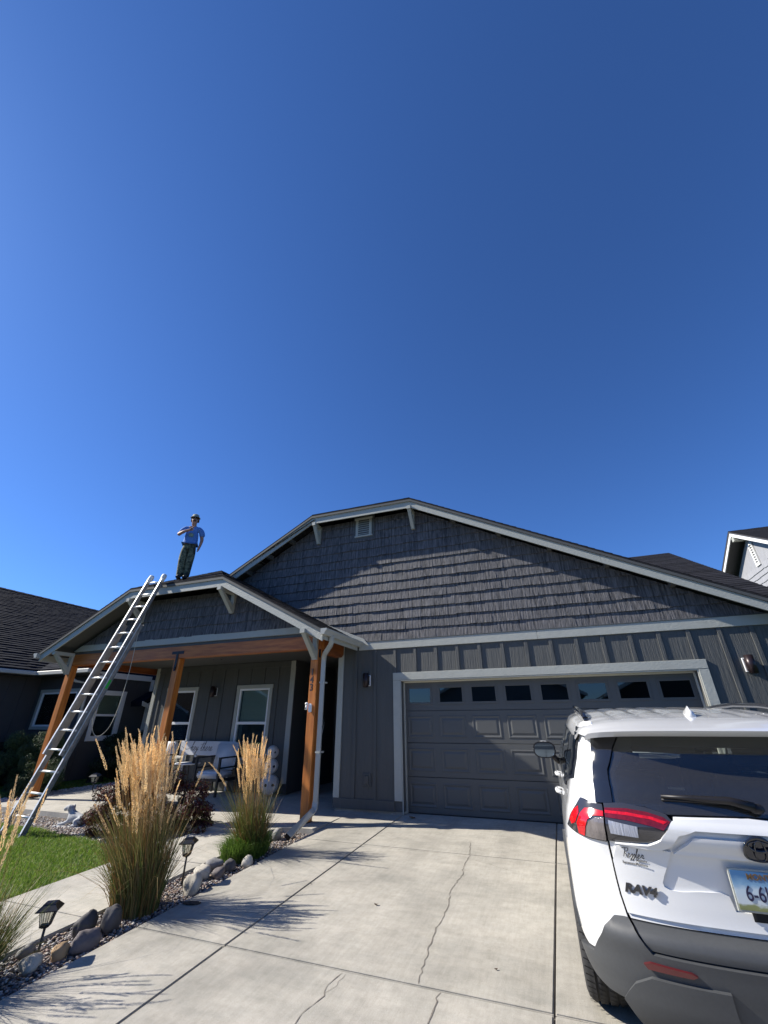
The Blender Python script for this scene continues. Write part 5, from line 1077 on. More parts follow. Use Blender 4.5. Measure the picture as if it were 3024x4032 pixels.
# ================================================================= porch things
def skullstack(x, y, z):
    E_ = empty('skull_stack', (x, y, z), R(35), 'stack of three white round skull decorations beside the front entry', 'halloween decoration')
    for i, (r_, zc) in enumerate(((0.205, 0.205), (0.155, 0.545), (0.135, 0.815))):
        bm = bmesh.new(); bmesh.ops.create_icosphere(bm, subdivisions=3, radius=1)
        for v in bm.verts:
            c = v.co; jaw = max(0, -c.z-0.35)
            c.x *= 1-0.35*jaw; 
            for ex in (-0.36, 0.36):
                d = math.hypot(c.x-ex, (c.z-0.02)*1.1)
                if c.y < -0.3 and d < 0.30: c.y += 0.30*(1-(d/0.30)**2)
            d = math.hypot(c.x*1.6, c.z+0.38)
            if c.y < -0.3 and d < 0.2: c.y += 0.2*(1-(d/0.2)**2)
        bmesh.ops.transform(bm, matrix=Matrix.Translation((0, 0, zc))@Matrix.Rotation(0.15*(i-1), 4, 'Z')@Matrix.Diagonal((r_, r_*0.95, r_*1.02, 1)), verts=bm.verts); S = fin('skull', bm, M['skull'], E_, world=False, smooth=True)
        bm = bmesh.new()
        for ex in (-0.36, 0.36): ell(bm, (ex*r_, -r_*0.70, zc+0.02*r_), (r_*0.17, r_*0.10, r_*0.17), 10, 6)
        fin('eye_socket', bm, M['black'], E_, world=False)
        bm = bmesh.new()
        for k in range(-3, 4): box(bm, k*r_*0.13-r_*0.05, k*r_*0.13+r_*0.05, -r_*(0.80-0.02*abs(k)**1.5), -r_*0.55, zc-r_*0.74, zc-r_*0.56)
        bevel(bm, r_*0.02); fin('teeth', bm, M['skull'], E_, world=False)
skullstack(-3.40, 0.74, 0.0)
def chair(x, y, rz, label):
    E_ = empty('porch_chair', (x, y, 0), rz, label, 'armchair', 'armchairs on the porch'); W, D = 0.62, 0.66
    def bar(*a):
        bm = bmesh.new(); obox(bm, *a); bevel(bm, 0.003); return bm
    for sx in (-1, 1):
        fin('leg', bar((sx*W/2,-D/2,0),(sx*W/2,-D/2,0.70),0.045,0.045,(0,1,0)), M['blackfab'], E_, world=False)
        fin('leg', bar((sx*W/2,D/2,0),(sx*W/2,D/2-0.05,0.70),0.045,0.045,(0,1,0)), M['blackfab'], E_, world=False)
        fin('armrest', bar((sx*W/2,-D/2-0.02,0.715),(sx*W/2,D/2-0.02,0.715),0.055,0.028), M['blackfab'], E_, world=False)
        fin('side_rail', bar((sx*W/2,-D/2+0.024,0.52),(sx*W/2,D/2-0.06,0.52),0.028,0.03), M['blackfab'], E_, world=False)
        fin('side_rail', bar((sx*W/2,-D/2+0.024,0.30),(sx*W/2,D/2-0.03,0.28),0.03,0.06), M['blackfab'], E_, world=False)
    fin('front_rail', bar((-W/2+0.024,-D/2+0.05,0.295),(W/2-0.024,-D/2+0.05,0.295),0.03,0.05), M['blackfab'], E_, world=False)
    fin('back_frame', bar((-W/2+0.02,D/2-0.02,0.66),(W/2-0.02,D/2-0.02,0.66),0.03,0.04), M['blackfab'], E_, world=False)
    bm = bmesh.new(); box(bm, -W/2+0.028, W/2-0.028, -D/2+0.0, D/2-0.10, 0.325, 0.455); bevel(bm, 0.035, 3); fin('seat_cushion', bm, M['cushion'], E_, world=False, smooth=True)
    bm = bmesh.new(); box(bm, -W/2+0.028, W/2-0.028, -0.065, 0.065, 0, 0.55); bevel(bm, 0.035, 3); bmesh.ops.transform(bm, matrix=Matrix.Translation((0, D/2-0.10, 0.45))@Matrix.Rotation(R(-12), 4, 'X'), verts=bm.verts); fin('back_cushion', bm, M['cushion'], E_, world=False, smooth=True)
    return E_
chair(-4.70, 0.52, R(3), 'white cushioned black armchair on the porch, right one of the pair'); chair(-6.62, 0.52, R(-6), 'white cushioned black armchair on the porch, left one of the pair')
E_ = empty('side_table', (-5.50, 0.45, 0), label='small white-topped side table between the two porch armchairs', cat='side table')
bm = bmesh.new(); lathe(bm, [(0,0.56),(0.27,0.56),(0.275,0.565),(0.275,0.58),(0.27,0.585),(0,0.585)], 32); fin('table_top', bm, M['cushion'], E_, world=False)
for a in (0.5, 2.07, 3.64, 5.21):
    bm = bmesh.new(); obox(bm, (0.19*cos(a), 0.19*sin(a), 0), (0.17*cos(a), 0.17*sin(a), 0.56), 0.025, 0.025); fin('leg', bm, M['blackfab'], E_, world=False)
E_ = empty('figurine', (-5.28, 0.42, 0.585), label='small dark figurine with white top on the porch side table', cat='figurine')
bm = bmesh.new(); lathe(bm, [(0,0),(0.05,0),(0.055,0.03),(0.045,0.07),(0.05,0.10),(0.03,0.125),(0.0,0.13)], 14); fin('body', bm, M['black'], E_, world=False)
bm = bmesh.new(); ell(bm, (0.015,-0.01,0.145), (0.04,0.035,0.032)); fin('head', bm, M['skull'], E_, world=False)
# "hey there" board, hand-drawn script strokes
SG = empty('greeting_board', (-5.45, 0.96, 0), label='long white board lettered hey there leaning below the porch windows', cat='sign')
bm = bmesh.new(); box(bm, -0.84, 0.84, -0.02, 0.015, 0.70, 1.005); bevel(bm, 0.006); fin('board', bm, M['cushion'], SG, world=False)
for x in (-0.70, 0.70): bxpart('leg', M['cushion'], SG, x-0.02, x+0.02, 0.0, 0.03, 0.0, 0.70, world=False)
GL = {'h': ([[(0,.28),(.10,.50),(.24,.92),(.20,1.0),(.13,.85),(.08,.0)], [(.08,.12),(.20,.42),(.28,.36),(.27,.05),(.36,.02),(.46,.16)]], .46),
      'e': ([[(0,.14),(.16,.28),(.17,.42),(.08,.44),(.03,.25),(.08,.03),(.20,.03),(.34,.18)]], .34),
      'y': ([[(0,.16),(.05,.42),(.07,.12),(.18,.06),(.28,.42)], [(.28,.42),(.20,-.05),(.08,-.48),(.0,-.38),(.10,-.14),(.40,.18)]], .40),
      't': ([[(0,.16),(.12,.45),(.22,.92)], [(.22,.92),(.12,.10),(.20,.0),(.34,.14)], [(-.12,.66),(.16,.72),(.62,.80)]], .34),
      'r': ([[(0,.14),(.10,.42),(.12,.48),(.14,.38),(.24,.40),(.20,.10),(.26,.03),(.36,.14)]], .36),
      'R': ([[(-.25,.90),(.0,1.02),(.12,.95)], [(.12,.95),(.05,.0)], [(.05,.95),(.38,1.0),(.42,.72),(.10,.52),(.30,.25),(.50,-.10)]], .46),
      's': ([[(0,.14),(.14,.44),(.20,.20),(.10,-.20),(.0,-.32),(.08,-.10),(.28,.16)]], .24), 'l': ([[(0,.16),(.14,.60),(.20,.96),(.12,.90),(.10,.10),(.18,.02),(.28,.14)]], .26), ' ': ([], .30)}
def script(text, name, m, parent, org, ux, uz, h, w, off, sl=0.25):
    bm = bmesh.new(); x = 0.0; org, ux, uz, off = Vector(org), Vector(ux), Vector(uz), Vector(off)
    for ch in text:
        st, adv = GL[ch]
        for s in st:
            P = []
            for i in range(len(s)-1):
                p0, p1, p2, p3 = [Vector((*s[j], 0)) for j in (max(i-1,0), i, i+1, min(i+2, len(s)-1))]
                for t in (0, .25, .5, .75): P.append(0.5*((2*p1)+(p2-p0)*t+(2*p0-5*p1+4*p2-p3)*t*t+(-p0+3*p1-3*p2+p3)*t**3))
            P.append(Vector((*s[-1], 0))); prev = None
            for i, p in enumerate(P):
                d = (P[min(i+1, len(P)-1)]-P[max(i-1, 0)]); d = d.normalized() if d.length > 1e-6 else Vector((1,0,0)); nn = Vector((-d.y, d.x, 0))*(w/h)*(0.75+0.5*abs(d.y)); cur = []
                for sg in (-1, 1): q = p+nn*sg; cur.append(bm.verts.new(org+ux*((x+q.x+q.y*sl)*h)+uz*(q.y*h)+off))
                if prev: bm.faces.new((prev[0], prev[1], cur[1], cur[0]))
                prev = cur
        x += adv
    return fin(name, bm, m, parent, world=False), x*h
M['ink'] = mat('sign_ink', (0.07,0.05,0.05), 0.7)
script('hey there', 'lettering', M['ink'], SG, (-0.50,-0.0205,0.80), (1,0,0), (0,0,1), 0.20, 0.0048, (0,-0.003,0), 0.3)
bm = bmesh.new(); prev = None
for i in range(14):
    t = i/13; p = Vector((-0.80+0.33*t, -0.0235, 0.895-0.055*sin(t*pi)*1.0-0.02*t)); w = 0.0035; cur = [bm.verts.new(p+Vector((0,0,w))), bm.verts.new(p-Vector((0,0,w)))]
    if prev: bm.faces.new((prev[0], prev[1], cur[1], cur[0]))
    prev = cur
fin('lettering', bm, M['ink'], SG, world=False)
# things in the dark entry
E_ = empty('dried_branches', (-2.72, 1.55, 0.0), label='pale dried stalks standing in the dark entry recess', cat='dried branches'); rd = random.Random(3)
bm = bmesh.new(); lathe(bm, [(0,0),(0.08,0),(0.11,0.18),(0.06,0.42),(0.07,0.45)], 16); fin('vase', bm, M['black'], E_, world=False)
bm = bmesh.new()
for k in range(9): a = rd.uniform(0, 6.28); l = rd.uniform(0.05, 0.16); tube(bm, [(0,0,0.4),(cos(a)*l*.4, sin(a)*l*.4, 0.95),(cos(a)*l, sin(a)*l, rd.uniform(1.3, 1.5))], [0.004,0.008,0.003], 5)
fin('stalks', bm, M['skull'], E_, world=False)
E_ = empty('pumpkin', (-1.75, 2.2, 0.0), label='small orange pumpkin on the floor deep in the entry', cat='pumpkin'); bm = bmesh.new()
for k in range(8): a = 2*pi*k/8; ell(bm, (0.07*cos(a), 0.07*sin(a), 0.12), (0.08, 0.08, 0.12))
fin('rind', bm, mat('pumpkin_orange', (0.5,0.14,0.02), 0.5), E_, world=False); bm = bmesh.new(); tube(bm, [(0,0,0.22),(0.01,0,0.29)], 0.014); fin('stem', bm, M['twig'], E_, world=False)
E_ = empty('dog_figure', (-2.62, 1.25, 0.0), R(20), label='thin dark sitting dog figure by the entry corner', cat='figurine')
skin('body', [(0,0.06,0.10),(0,0.0,0.24),(0,-0.04,0.36),(0,-0.10,0.40),(0,-0.16,0.38),(-0.05,-0.05,0.18),(-0.05,-0.07,0.0),(0.05,-0.05,0.18),(0.05,-0.07,0.0),(-0.07,0.03,0.06),(0.07,0.03,0.06)], [(0,1),(1,2),(2,3),(3,4),(1,5),(5,6),(1,7),(7,8),(0,9),(0,10)], [0.07,0.06,0.035,0.045,0.022,0.022,0.016,0.022,0.016,0.035,0.035], mat('dark_resin', (0.05,0.045,0.05), 0.4), E_, 1)
# ================================================================= white suv, nose towards the garage
CX_, CYR = 3.605, -5.17
CAR = empty('parked_car', (CX_, CYR, gz(CYR)), R(0.9), 'white suv parked facing the garage door, seen from behind', 'car', rx=math.atan(S_))
M['paint'] = mat('white_car_paint', (0.70,0.705,0.70), 0.22, coat=1.0, var=0.015, scale=200)
M['clad'] = mat('grey_cladding', (0.056,0.059,0.062), 0.55, var=0.06, scale=60, bump=0.15, bscale=900, bdist=0.001)
M['gloss'] = mat('gloss_black', (0.012,0.013,0.017), 0.08, coat=0.8); M['cglass'] = glass('car_glass', (0.55,0.62,0.60), 0.85, 0.01, dust=0.05); M['cglass2'] = glass('car_side_glass', (0.4,0.45,0.47), 0.25, 0.01)
M['tyre'] = mat('tyre_rubber', (0.022,0.022,0.023), 0.8, var=0.2, scale=30); M['rim'] = mat('alloy', (0.30,0.30,0.31), 0.35, metal=0.8)
M['red'] = mat('red_lens', (0.52,0.006,0.012), 0.12, coat=0.8, var=0.35, scale=55); M['reddk'] = mat('dark_red_lens', (0.13,0.006,0.010), 0.12, coat=0.8, var=0.3, scale=60)
M['smoke'] = mat('smoked_lens', (0.035,0.034,0.038), 0.1, coat=0.9); M['clear'] = mat('clear_lens', (0.30,0.32,0.38), 0.14, coat=0.9, var=0.3, scale=8, stretch=(22,1,1), bump=0.5, bscale=8, bstretch=(22,1,1)); M['pinkclear'] = mat('clear_indicator', (0.17,0.15,0.145), 0.15, coat=0.9, var=0.25, scale=9, stretch=(3,3,1), bump=0.4, bscale=20)
M['seam'] = mat('seam_black', (0.006,0.006,0.007), 0.8); M['cabin'] = mat('cabin_trim', (0.035,0.034,0.034), 0.85); M['headliner'] = mat('headliner', (0.30,0.30,0.27), 0.9); M['chrome'] = mat('mirror_glass', (0.17,0.22,0.28), 0.03, metal=1.0); M['reflector'] = mat('bumper_reflector', (0.085,0.008,0.010), 0.25, coat=0.6)
def ip(x, tab):
    if x <= tab[0][0]: return tab[0][1]
    for (a, b), (c, d) in zip(tab, tab[1:]):
        if x <= c: t = (x-a)/(c-a); t = t*t*(3-2*t)*0.5+t*0.5; return b+(d-b)*t
    return tab[-1][1]
Y0T = [(0.20,0.14),(0.30,0.055),(0.36,0.030),(0.50,0.012),(0.585,0.0),(0.615,0.012),(0.64,0.075),(0.70,0.085),(0.80,0.092),(0.90,0.088),(0.98,0.070),(1.035,0.042),(1.075,0.040),(1.12,0.062),(1.15,0.085),(1.25,0.125),(1.40,0.200),(1.52,0.275),(1.60,0.33),(1.66,0.38)]
WT = [(0.20,0.84),(0.32,0.885),(0.45,0.915),(0.62,0.925),(0.80,0.922),(0.95,0.915),(1.05,0.895),(1.15,0.862),(1.25,0.832),(1.40,0.780),(1.52,0.735),(1.60,0.690),(1.66,0.62)]
DC = 0.50; NX = 3.1; LEN = 4.58
# normalised outline by arc length: s=0 rear centre, grows around the corner and forward along the side to the nose
_o = []
for i in range(121):
    th = pi/2*i/120; _o.append((sin(th)**(2/NX)*0.92, DC*(1-cos(th)**(2/NX))))
yy = DC
while yy < LEN-0.75: yy += 0.03; _o.append((0.92, yy))
for i in range(1, 81):
    th = pi/2*(1-i/80); _o.append((sin(th)**(2/2.6)*0.92, LEN-0.75*(1-(1-cos(th)**(2/2.6)))+0.0) if False else (0.92*max(0.0, sin(th))**(2/2.6), LEN-0.75+0.75*cos(th)**(2/2.6)))
_s = [0]
for a, b in zip(_o, _o[1:]): _s.append(_s[-1]+math.dist(a, b))
_s = np.array(_s); _ox = np.array([a for a, b in _o]); _oy = np.array([b for a, b in _o])
def SF(s, z, off=0.0, side=-1):
    """the car's skin: s metres from the centreline round the corner, z above the ground"""
    def raw(s, z):
        sa = abs(s); xn = float(np.interp(sa, _s, _ox))/0.92; yn = float(np.interp(sa, _s, _oy)); x = xn*ip(z, WT)
        y0 = ip(z, Y0T); y = y0*max(0, 1-yn/1.6)**1.0+yn if yn < 1.6 else yn
        # shoulder swell over the rear wheel, waist between the wheels
        if 0.3 < z < 1.15 and yn > 0.1: x += (0.014*math.exp(-((yn-0.95)/0.45)**2)-0.012*math.exp(-((yn-2.3)/0.6)**2))*math.sin(pi*(z-0.3)/0.85)
        return Vector((math.copysign(x, s) if s else 0.0, y, z))
    p = raw(s, z)
    if off:
        e = 0.012; a = raw(s+e, z)-raw(s-e, z); b = raw(s, z+e)-raw(s, z-e); n = b.cross(a)
        if n.length > 1e-9:
            n.normalize(); c = Vector((0, 1.6, z)) if abs(s) > 0.9 else Vector((p.x*0.6, 1.6, z))
            if n.dot(p-c) < 0: n = -n
            p = p+n*off
    return p
def patch(name, poly, m, parent=CAR, off=0.0, th=0.008, gs=0.035, gz_=0.035, holes=None, smooth=True, fn=None, kind=None):
    """polygon in (s,z) cut on a grid, wrapped on the skin and given thickness inwards"""
    fn = fn or SF; bm = bmesh.new(); f = bm.faces.new([bm.verts.new((a, b, 0)) for a, b in poly])
    s0, s1 = min(p[0] for p in poly), max(p[0] for p in poly); z0, z1 = min(p[1] for p in poly), max(p[1] for p in poly)
    def cut(co, no): bmesh.ops.bisect_plane(bm, geom=list(bm.verts)+list(bm.edges)+list(bm.faces), plane_co=co, plane_no=no, dist=1e-5)
    v = math.floor(s0/gs)*gs+gs
    while v < s1-1e-4: cut((v, 0, 0), (1, 0, 0)); v += gs if v < 1.5 else max(gs, 0.12)
    v = math.floor(z0/gz_)*gz_+gz_
    while v < z1-1e-4: cut((0, v, 0), (0, 1, 0)); v += gz_
    bmesh.ops.remove_doubles(bm, verts=bm.verts, dist=1e-4)
    uv = [(v.co.x, v.co.y) for v in bm.verts]; V1 = [fn(a, b, off) for a, b in uv]; V2 = [fn(a, b, off-th) for a, b in uv]
    bm.verts.index_update(); fs = [[v.index for v in f.verts] for f in bm.faces]; be = [(e.verts[0].index, e.verts[1].index) for e in bm.edges if e.is_boundary]; bm.free(); n = len(V1)
    me = bpy.data.meshes.new(name); me.from_pydata([tuple(p) for p in V1]+[tuple(p) for p in V2], [], fs+[[a, b, b+n, a+n] for a, b in be]); setm(me, m)
    b2 = bmesh.new(); b2.from_mesh(me); bmesh.ops.recalc_face_normals(b2, faces=b2.faces)
    # make the outer skin face outward
    b2.to_mesh(me); b2.free()
    if smooth: me.polygons.foreach_set('use_smooth', [True]*len(me.polygons)); me.set_sharp_from_angle(angle=R(42))
    return link(name, me, parent, world=False, kind=kind)
def mir(poly): return [(-a, b) for a, b in poly][::-1]
# outlines measured on the rear face (left half, s negative)
GL_L = [(-0.635,1.150),(-0.655,1.30),(-0.640,1.44),(-0.600,1.497),(-0.52,1.512)]            # glass left edge going up
GATE = [(-0.700,1.150),(-0.700,1.02),(-0.685,0.93),(-0.665,0.80),(-0.645,0.72),(-0.635,0.675)]    # gate seam going down
TLI = [(-0.728,1.160),(-0.703,0.990),(-0.667,0.992),(-0.50,1.010),(-0.44,1.035),(-0.368,1.104),(-0.395,1.130),(-0.50,1.158),(-0.62,1.168)]
TLO = [(-0.738,1.150),(-0.712,0.978),(-0.829,0.978),(-0.93,0.990),(-1.018,1.006),(-0.975,1.070),(-0.890,1.165),(-0.865,1.163),(-0.80,1.148)]
arch = (0.86, 0.36, 0.43)   # wheel centre along y, height, arch radius
def s_of_y(y): return float(np.interp(y, _oy, _s))
for sg in (-1, 1):
    def X(p): return p if sg < 0 else mir(p)
    sA = lambda y: -s_of_y(y)
    ac = sA(arch[0]); arc = [(ac+arch[2]*cos(t), arch[1]+arch[2]*sin(t)) for t in np.linspace(0.72, pi-0.35, 15)]
    # quarter panel: tail, shoulder and pillar
    q = [(-0.711,0.976),(-0.703,0.895),(-0.691,0.742),(-0.676,0.664),(-0.672,0.650),(-0.737,0.640),(-0.80,0.611),(-0.859,0.545),(-0.911,0.478),(-0.98,0.470)]
    aq = [(ac+arch[2]*1.14*cos(t), arch[1]+arch[2]*1.14*sin(t)) for t in np.linspace(0.30, 1.57, 9)]
    q += [aq[0]] + aq[1:] + [(sA(1.25), 0.842),(sA(1.25), 1.105),(sA(0.95), 1.125),(-1.02,1.16)] + [(-1.021,1.006),(-0.93,0.988),(-0.829,0.975)]
    patch('quarter_panel', X(q), M['paint'])
    patch('quarter_panel', X([(-0.893,1.167),(-0.978,1.071),(-1.021,1.008),(-1.021,1.16),(sA(0.95),1.125),(sA(0.70),1.32),(sA(0.70),1.52),(-0.985,1.585),(-0.87,1.585),(-0.85,1.545),(-0.838,1.50),(-0.812,1.38),(-0.795,1.25),(-0.777,1.152),(-0.80,1.150),(-0.865,1.165)]), M['paint'])
    # doors and front wing
    fa = sA(arch[0]+2.69)
    farc = [(fa+arch[2]*1.14*cos(t), arch[1]+arch[2]*1.14*sin(t)) for t in np.linspace(0.25, pi-0.25, 15)]
    farc = farc if True else farc
    d1 = [(sA(1.255),1.103),(sA(1.255),0.845)]+[(ac+arch[2]*1.14*cos(t), arch[1]+arch[2]*1.14*sin(t)) for t in np.linspace(1.60, 2.6, 8)]+[(sA(1.62),0.42),(sA(2.28),0.42),(sA(2.28),1.075)]
    patch('rear_door', X(d1), M['paint'], gs=0.08, gz_=0.05); patch('front_door', X([(sA(2.29),1.075),(sA(2.29),0.42),(sA(3.22),0.42),(sA(3.24),1.04)]), M['paint'], gs=0.1, gz_=0.05)
    fw = [(sA(3.25),1.04),(sA(3.23),0.42)]+farc[0:0]+[(fa+arch[2]*1.14*cos(t), arch[1]+arch[2]*1.14*sin(t)) for t in np.linspace(0.2, pi-0.35, 14)]+[(sA(4.35),0.60),(-float(_s[-1])+0.02,0.62),(-float(_s[-1])+0.02,0.88),(sA(4.2),0.93)]
    patch('front_wing', X(fw), M['paint'], gs=0.08, gz_=0.05)
    # wheel-arch and sill cladding
    for cc, nm in ((ac, 'arch_cladding'), (fa, 'arch_cladding')):
        t0, t1 = (0.28, pi-0.25); ring = [(cc+arch[2]*1.138*cos(t), arch[1]+arch[2]*1.138*sin(t)) for t in np.linspace(t0, t1, 17)]+[(cc+arch[2]*0.93*cos(t), arch[1]+arch[2]*0.93*sin(t)) for t in np.linspace(t1, t0, 17)]
        patch(nm, X(ring), M['clad'], off=0.012, th=0.045)
    patch('sill_cladding', X([(sA(1.42),0.415),(sA(1.42),0.24),(sA(3.24),0.24),(sA(3.24),0.415)]), M['clad'], gs=0.1, off=0.010)
    # side glass with black frame
    patch('window_frame', X([(-0.99,1.255),(sA(0.98),1.135),(sA(3.3),1.07),(sA(2.55),1.50),(sA(1.6),1.54),(sA(0.70),1.555),(-1.01,1.545),(-0.985,1.44)]), M['gloss'], gs=0.08, off=0.004, th=0.012)
    for a in ([(-1.04,1.270),(sA(1.05),1.16),(sA(1.10),1.50),(-1.04,1.515)], [(sA(1.15),1.155),(sA(2.05),1.135),(sA(2.0),1.505),(sA(1.2),1.505)], [(sA(2.15),1.13),(sA(3.15),1.10),(sA(2.55),1.475),(sA(2.12),1.50)]):
        patch('side_window', X(a), M['cglass2'], gs=0.08, off=0.0075, th=0.003); 
    patch('belt_moulding', X([(sA(0.66),1.165),(sA(0.98),1.142),(sA(3.2),1.072),(sA(3.2),1.088),(sA(1.0),1.158),(sA(0.68),1.185)]), M['gloss'], gs=0.08, off=0.008)
    # tail lights
    o = patch('tail_light', X(TLO), M['smoke'], off=0.012, th=0.02, gs=0.02, gz_=0.02); L2 = o
    patch('red_lens', X([(-0.732,1.118),(-0.729,1.095),(-0.79,1.090),(-0.825,1.070),(-0.840,1.035),(-0.842,0.985),(-0.885,0.990),(-0.905,1.040),(-0.880,1.090),(-0.85,1.118),(-0.80,1.122)]), M['red'], L2, off=0.0145, th=0.004, gs=0.02, gz_=0.02)
    patch('red_lens', X([(-0.905,1.120),(-0.893,1.088),(-0.918,1.040),(-0.955,1.025),(-0.980,1.045),(-0.945,1.095)]), M['red'], L2, off=0.0145, th=0.004, gs=0.02, gz_=0.02)
    patch('indicator_lens', X([(-0.727,1.088),(-0.716,0.986),(-0.78,0.984),(-0.836,0.986),(-0.832,1.035),(-0.815,1.065),(-0.78,1.083)]), M['pinkclear'], L2, off=0.014, th=0.003, gs=0.02, gz_=0.02)
    o = patch('tail_light', X(TLI), M['smoke'], off=0.014, th=0.02, gs=0.02, gz_=0.02)
    patch('red_lens', X([(-0.722,1.132),(-0.716,1.092),(-0.60,1.090),(-0.47,1.078),(-0.42,1.068),(-0.380,1.100),(-0.41,1.118),(-0.49,1.132),(-0.60,1.140)]), M['reddk'], o, off=0.0165, th=0.004, gs=0.02, gz_=0.02)
    patch('light_bar', X([(-0.720,1.122),(-0.718,1.110),(-0.60,1.112),(-0.48,1.104),(-0.415,1.088),(-0.395,1.098),(-0.47,1.116),(-0.60,1.124)]), M['red'], o, off=0.0185, th=0.003, gs=0.02, gz_=0.02)
    patch('reversing_lens', X([(-0.700,1.082),(-0.690,1.030),(-0.548,1.028),(-0.548,1.072)]), M['clear'], o, off=0.0165, th=0.003, gs=0.02, gz_=0.02)
    # black aero strip beside the rear glass
    patch('aero_strip', X([(-0.672,1.165),(-0.730,1.158),(-0.773,1.153),(-0.790,1.25),(-0.808,1.38),(-0.836,1.50),(-0.846,1.525),(-0.62,1.525),(-0.660,1.44),(-0.698,1.32)]), M['gloss'], off=0.016, th=0.03, gs=0.02)
    patch('aero_strip', X([(-0.84,1.528),(-0.855,1.548),(-0.945,1.540),(-0.935,1.495),(-0.836,1.495)]), M['gloss'], off=0.010, th=0.02, gs=0.02)
    # corner of the bumper and its reflector
    patch('bumper_flare', X([(-0.30,0.47),(-0.30,0.27),(-0.60,0.265),(-0.735,0.265),(-0.786,0.345),(-0.70,0.425),(-0.618,0.465)]), M['clad'], off=0.040, th=0.03, gs=0.025, gz_=0.025)
    patch('reflector', X([(-0.640,0.513),(-0.625,0.495),(-0.44,0.497),(-0.418,0.508),(-0.44,0.518),(-0.61,0.524)]), M['reflector'], off=0.034, th=0.02, gs=0.02, gz_=0.02)
# tailgate skin in white, cut out under the glass
g = [(-0.366,1.104),(-0.438,1.032),(-0.50,1.006),(-0.667,0.989),(-0.700,0.985),(-0.690,0.895),(-0.677,0.742),(-0.661,0.664),(-0.655,0.650)]
gate = [(-0.335,1.105)]+g[0:]+[(0.648,0.668)]+mir(g)[1:] if False else [(-0.36,1.128)]+g+[(-s, z) for s, z in g[::-1]]+[(0.36,1.128),(0.0,1.138)]
GT = patch('tailgate', gate, M['paint'], th=0.012, gs=0.02, gz_=0.02)
# crease above the number plate and moulded recess
patch('tailgate_garnish', [(-0.667, 0.989), (-0.52, 0.978), (-0.448, 0.978), (-0.4, 1.01), (-0.35, 1.054), (-0.27, 1.075), (0.27, 1.075), (0.35, 1.054), (0.4, 1.01), (0.448, 0.978), (0.52, 0.978), (0.667, 0.989), (0.505, 1.003), (0.442, 1.03), (0.372, 1.1), (0.352, 1.11), (-0.0, 1.128), (-0.352, 1.11), (-0.372, 1.1), (-0.442, 1.03), (-0.505, 1.003)], M['paint'], GT, off=0.028, th=0.032, gs=0.02, gz_=0.01)
patch('plate_brow', [(-0.385,0.966),(-0.345,1.005),(-0.28,1.048),(0.28,1.048),(0.345,1.005),(0.385,0.966)], M['paint'], GT, off=0.022, th=0.028, gs=0.02, gz_=0.01)
rc = [(-0.395,0.970),(-0.425,0.90),(-0.448,0.858),(-0.462,0.826),(-0.458,0.808),(-0.435,0.797),(-0.38,0.796),(-0.30,0.806),(-0.209,0.812),(-0.175,0.800),(-0.165,0.742)]
oc = [(-0.640,0.972),(-0.662,0.968),(-0.690,0.895),(-0.677,0.742),(-0.663,0.670)]
patch('tailgate_skin', oc+[(-a, b) for a, b in oc[::-1]]+[(0.448,0.974)]+[(-a, b) for a, b in rc]+rc[::-1]+[(-0.448,0.974)], M['paint'], GT, off=0.011, th=0.013, gs=0.02, gz_=0.02)
patch('rear_window', [(-0.673,1.168),(-0.50,1.162),(-0.388,1.134),(0.0,1.145),(0.388,1.134),(0.50,1.162),(0.673,1.168),(0.693,1.32),(0.655,1.44),(0.62,1.515),(-0.62,1.515),(-0.655,1.44),(-0.693,1.32)], M['cglass'], off=0.004, th=0.005, gs=0.03, gz_=0.03)
gb = [(-0.672,1.169),(-0.640,1.172),(-0.655,1.32),(-0.60,1.405),(-0.54,1.435),(-0.54,1.50),(-0.62,1.514),(-0.655,1.44),(-0.692,1.32)]
for pl in ([(-0.640,1.167),(-0.50,1.161),(-0.388,1.133),(0.0,1.144),(0.388,1.133),(0.50,1.161),(0.640,1.167),(0.40,1.178),(0.0,1.174),(-0.40,1.178)], [(-0.539,1.455),(0.539,1.455),(0.539,1.514),(-0.539,1.514)], gb, mir(gb)):
    patch('glass_border', pl, M['gloss'], off=0.0005, th=0.006, gs=0.03, gz_=0.03)
patch('gate_cladding', [(-0.655,0.645),(-0.640,0.612),(-0.598,0.560),(0.598,0.560),(0.640,0.612),(0.655,0.645)], M['clad'], GT, off=0.004, th=0.02, gs=0.03, gz_=0.01)
bl = [(-0.590,0.552),(-0.650,0.612),(-0.668,0.642),(-0.737,0.634),(-0.80,0.605),(-0.859,0.538),(-0.911,0.470),(-0.98,0.464),(-1.10,0.44),(-1.06,0.385),(-0.97,0.350),(-0.878,0.332),(-0.796,0.332),(-0.75,0.252),(-0.60,0.235)]
patch('bumper', bl+[(-a, b) for a, b in bl[::-1]], M['clad'], off=0.020, th=0.03, gs=0.025, gz_=0.02)
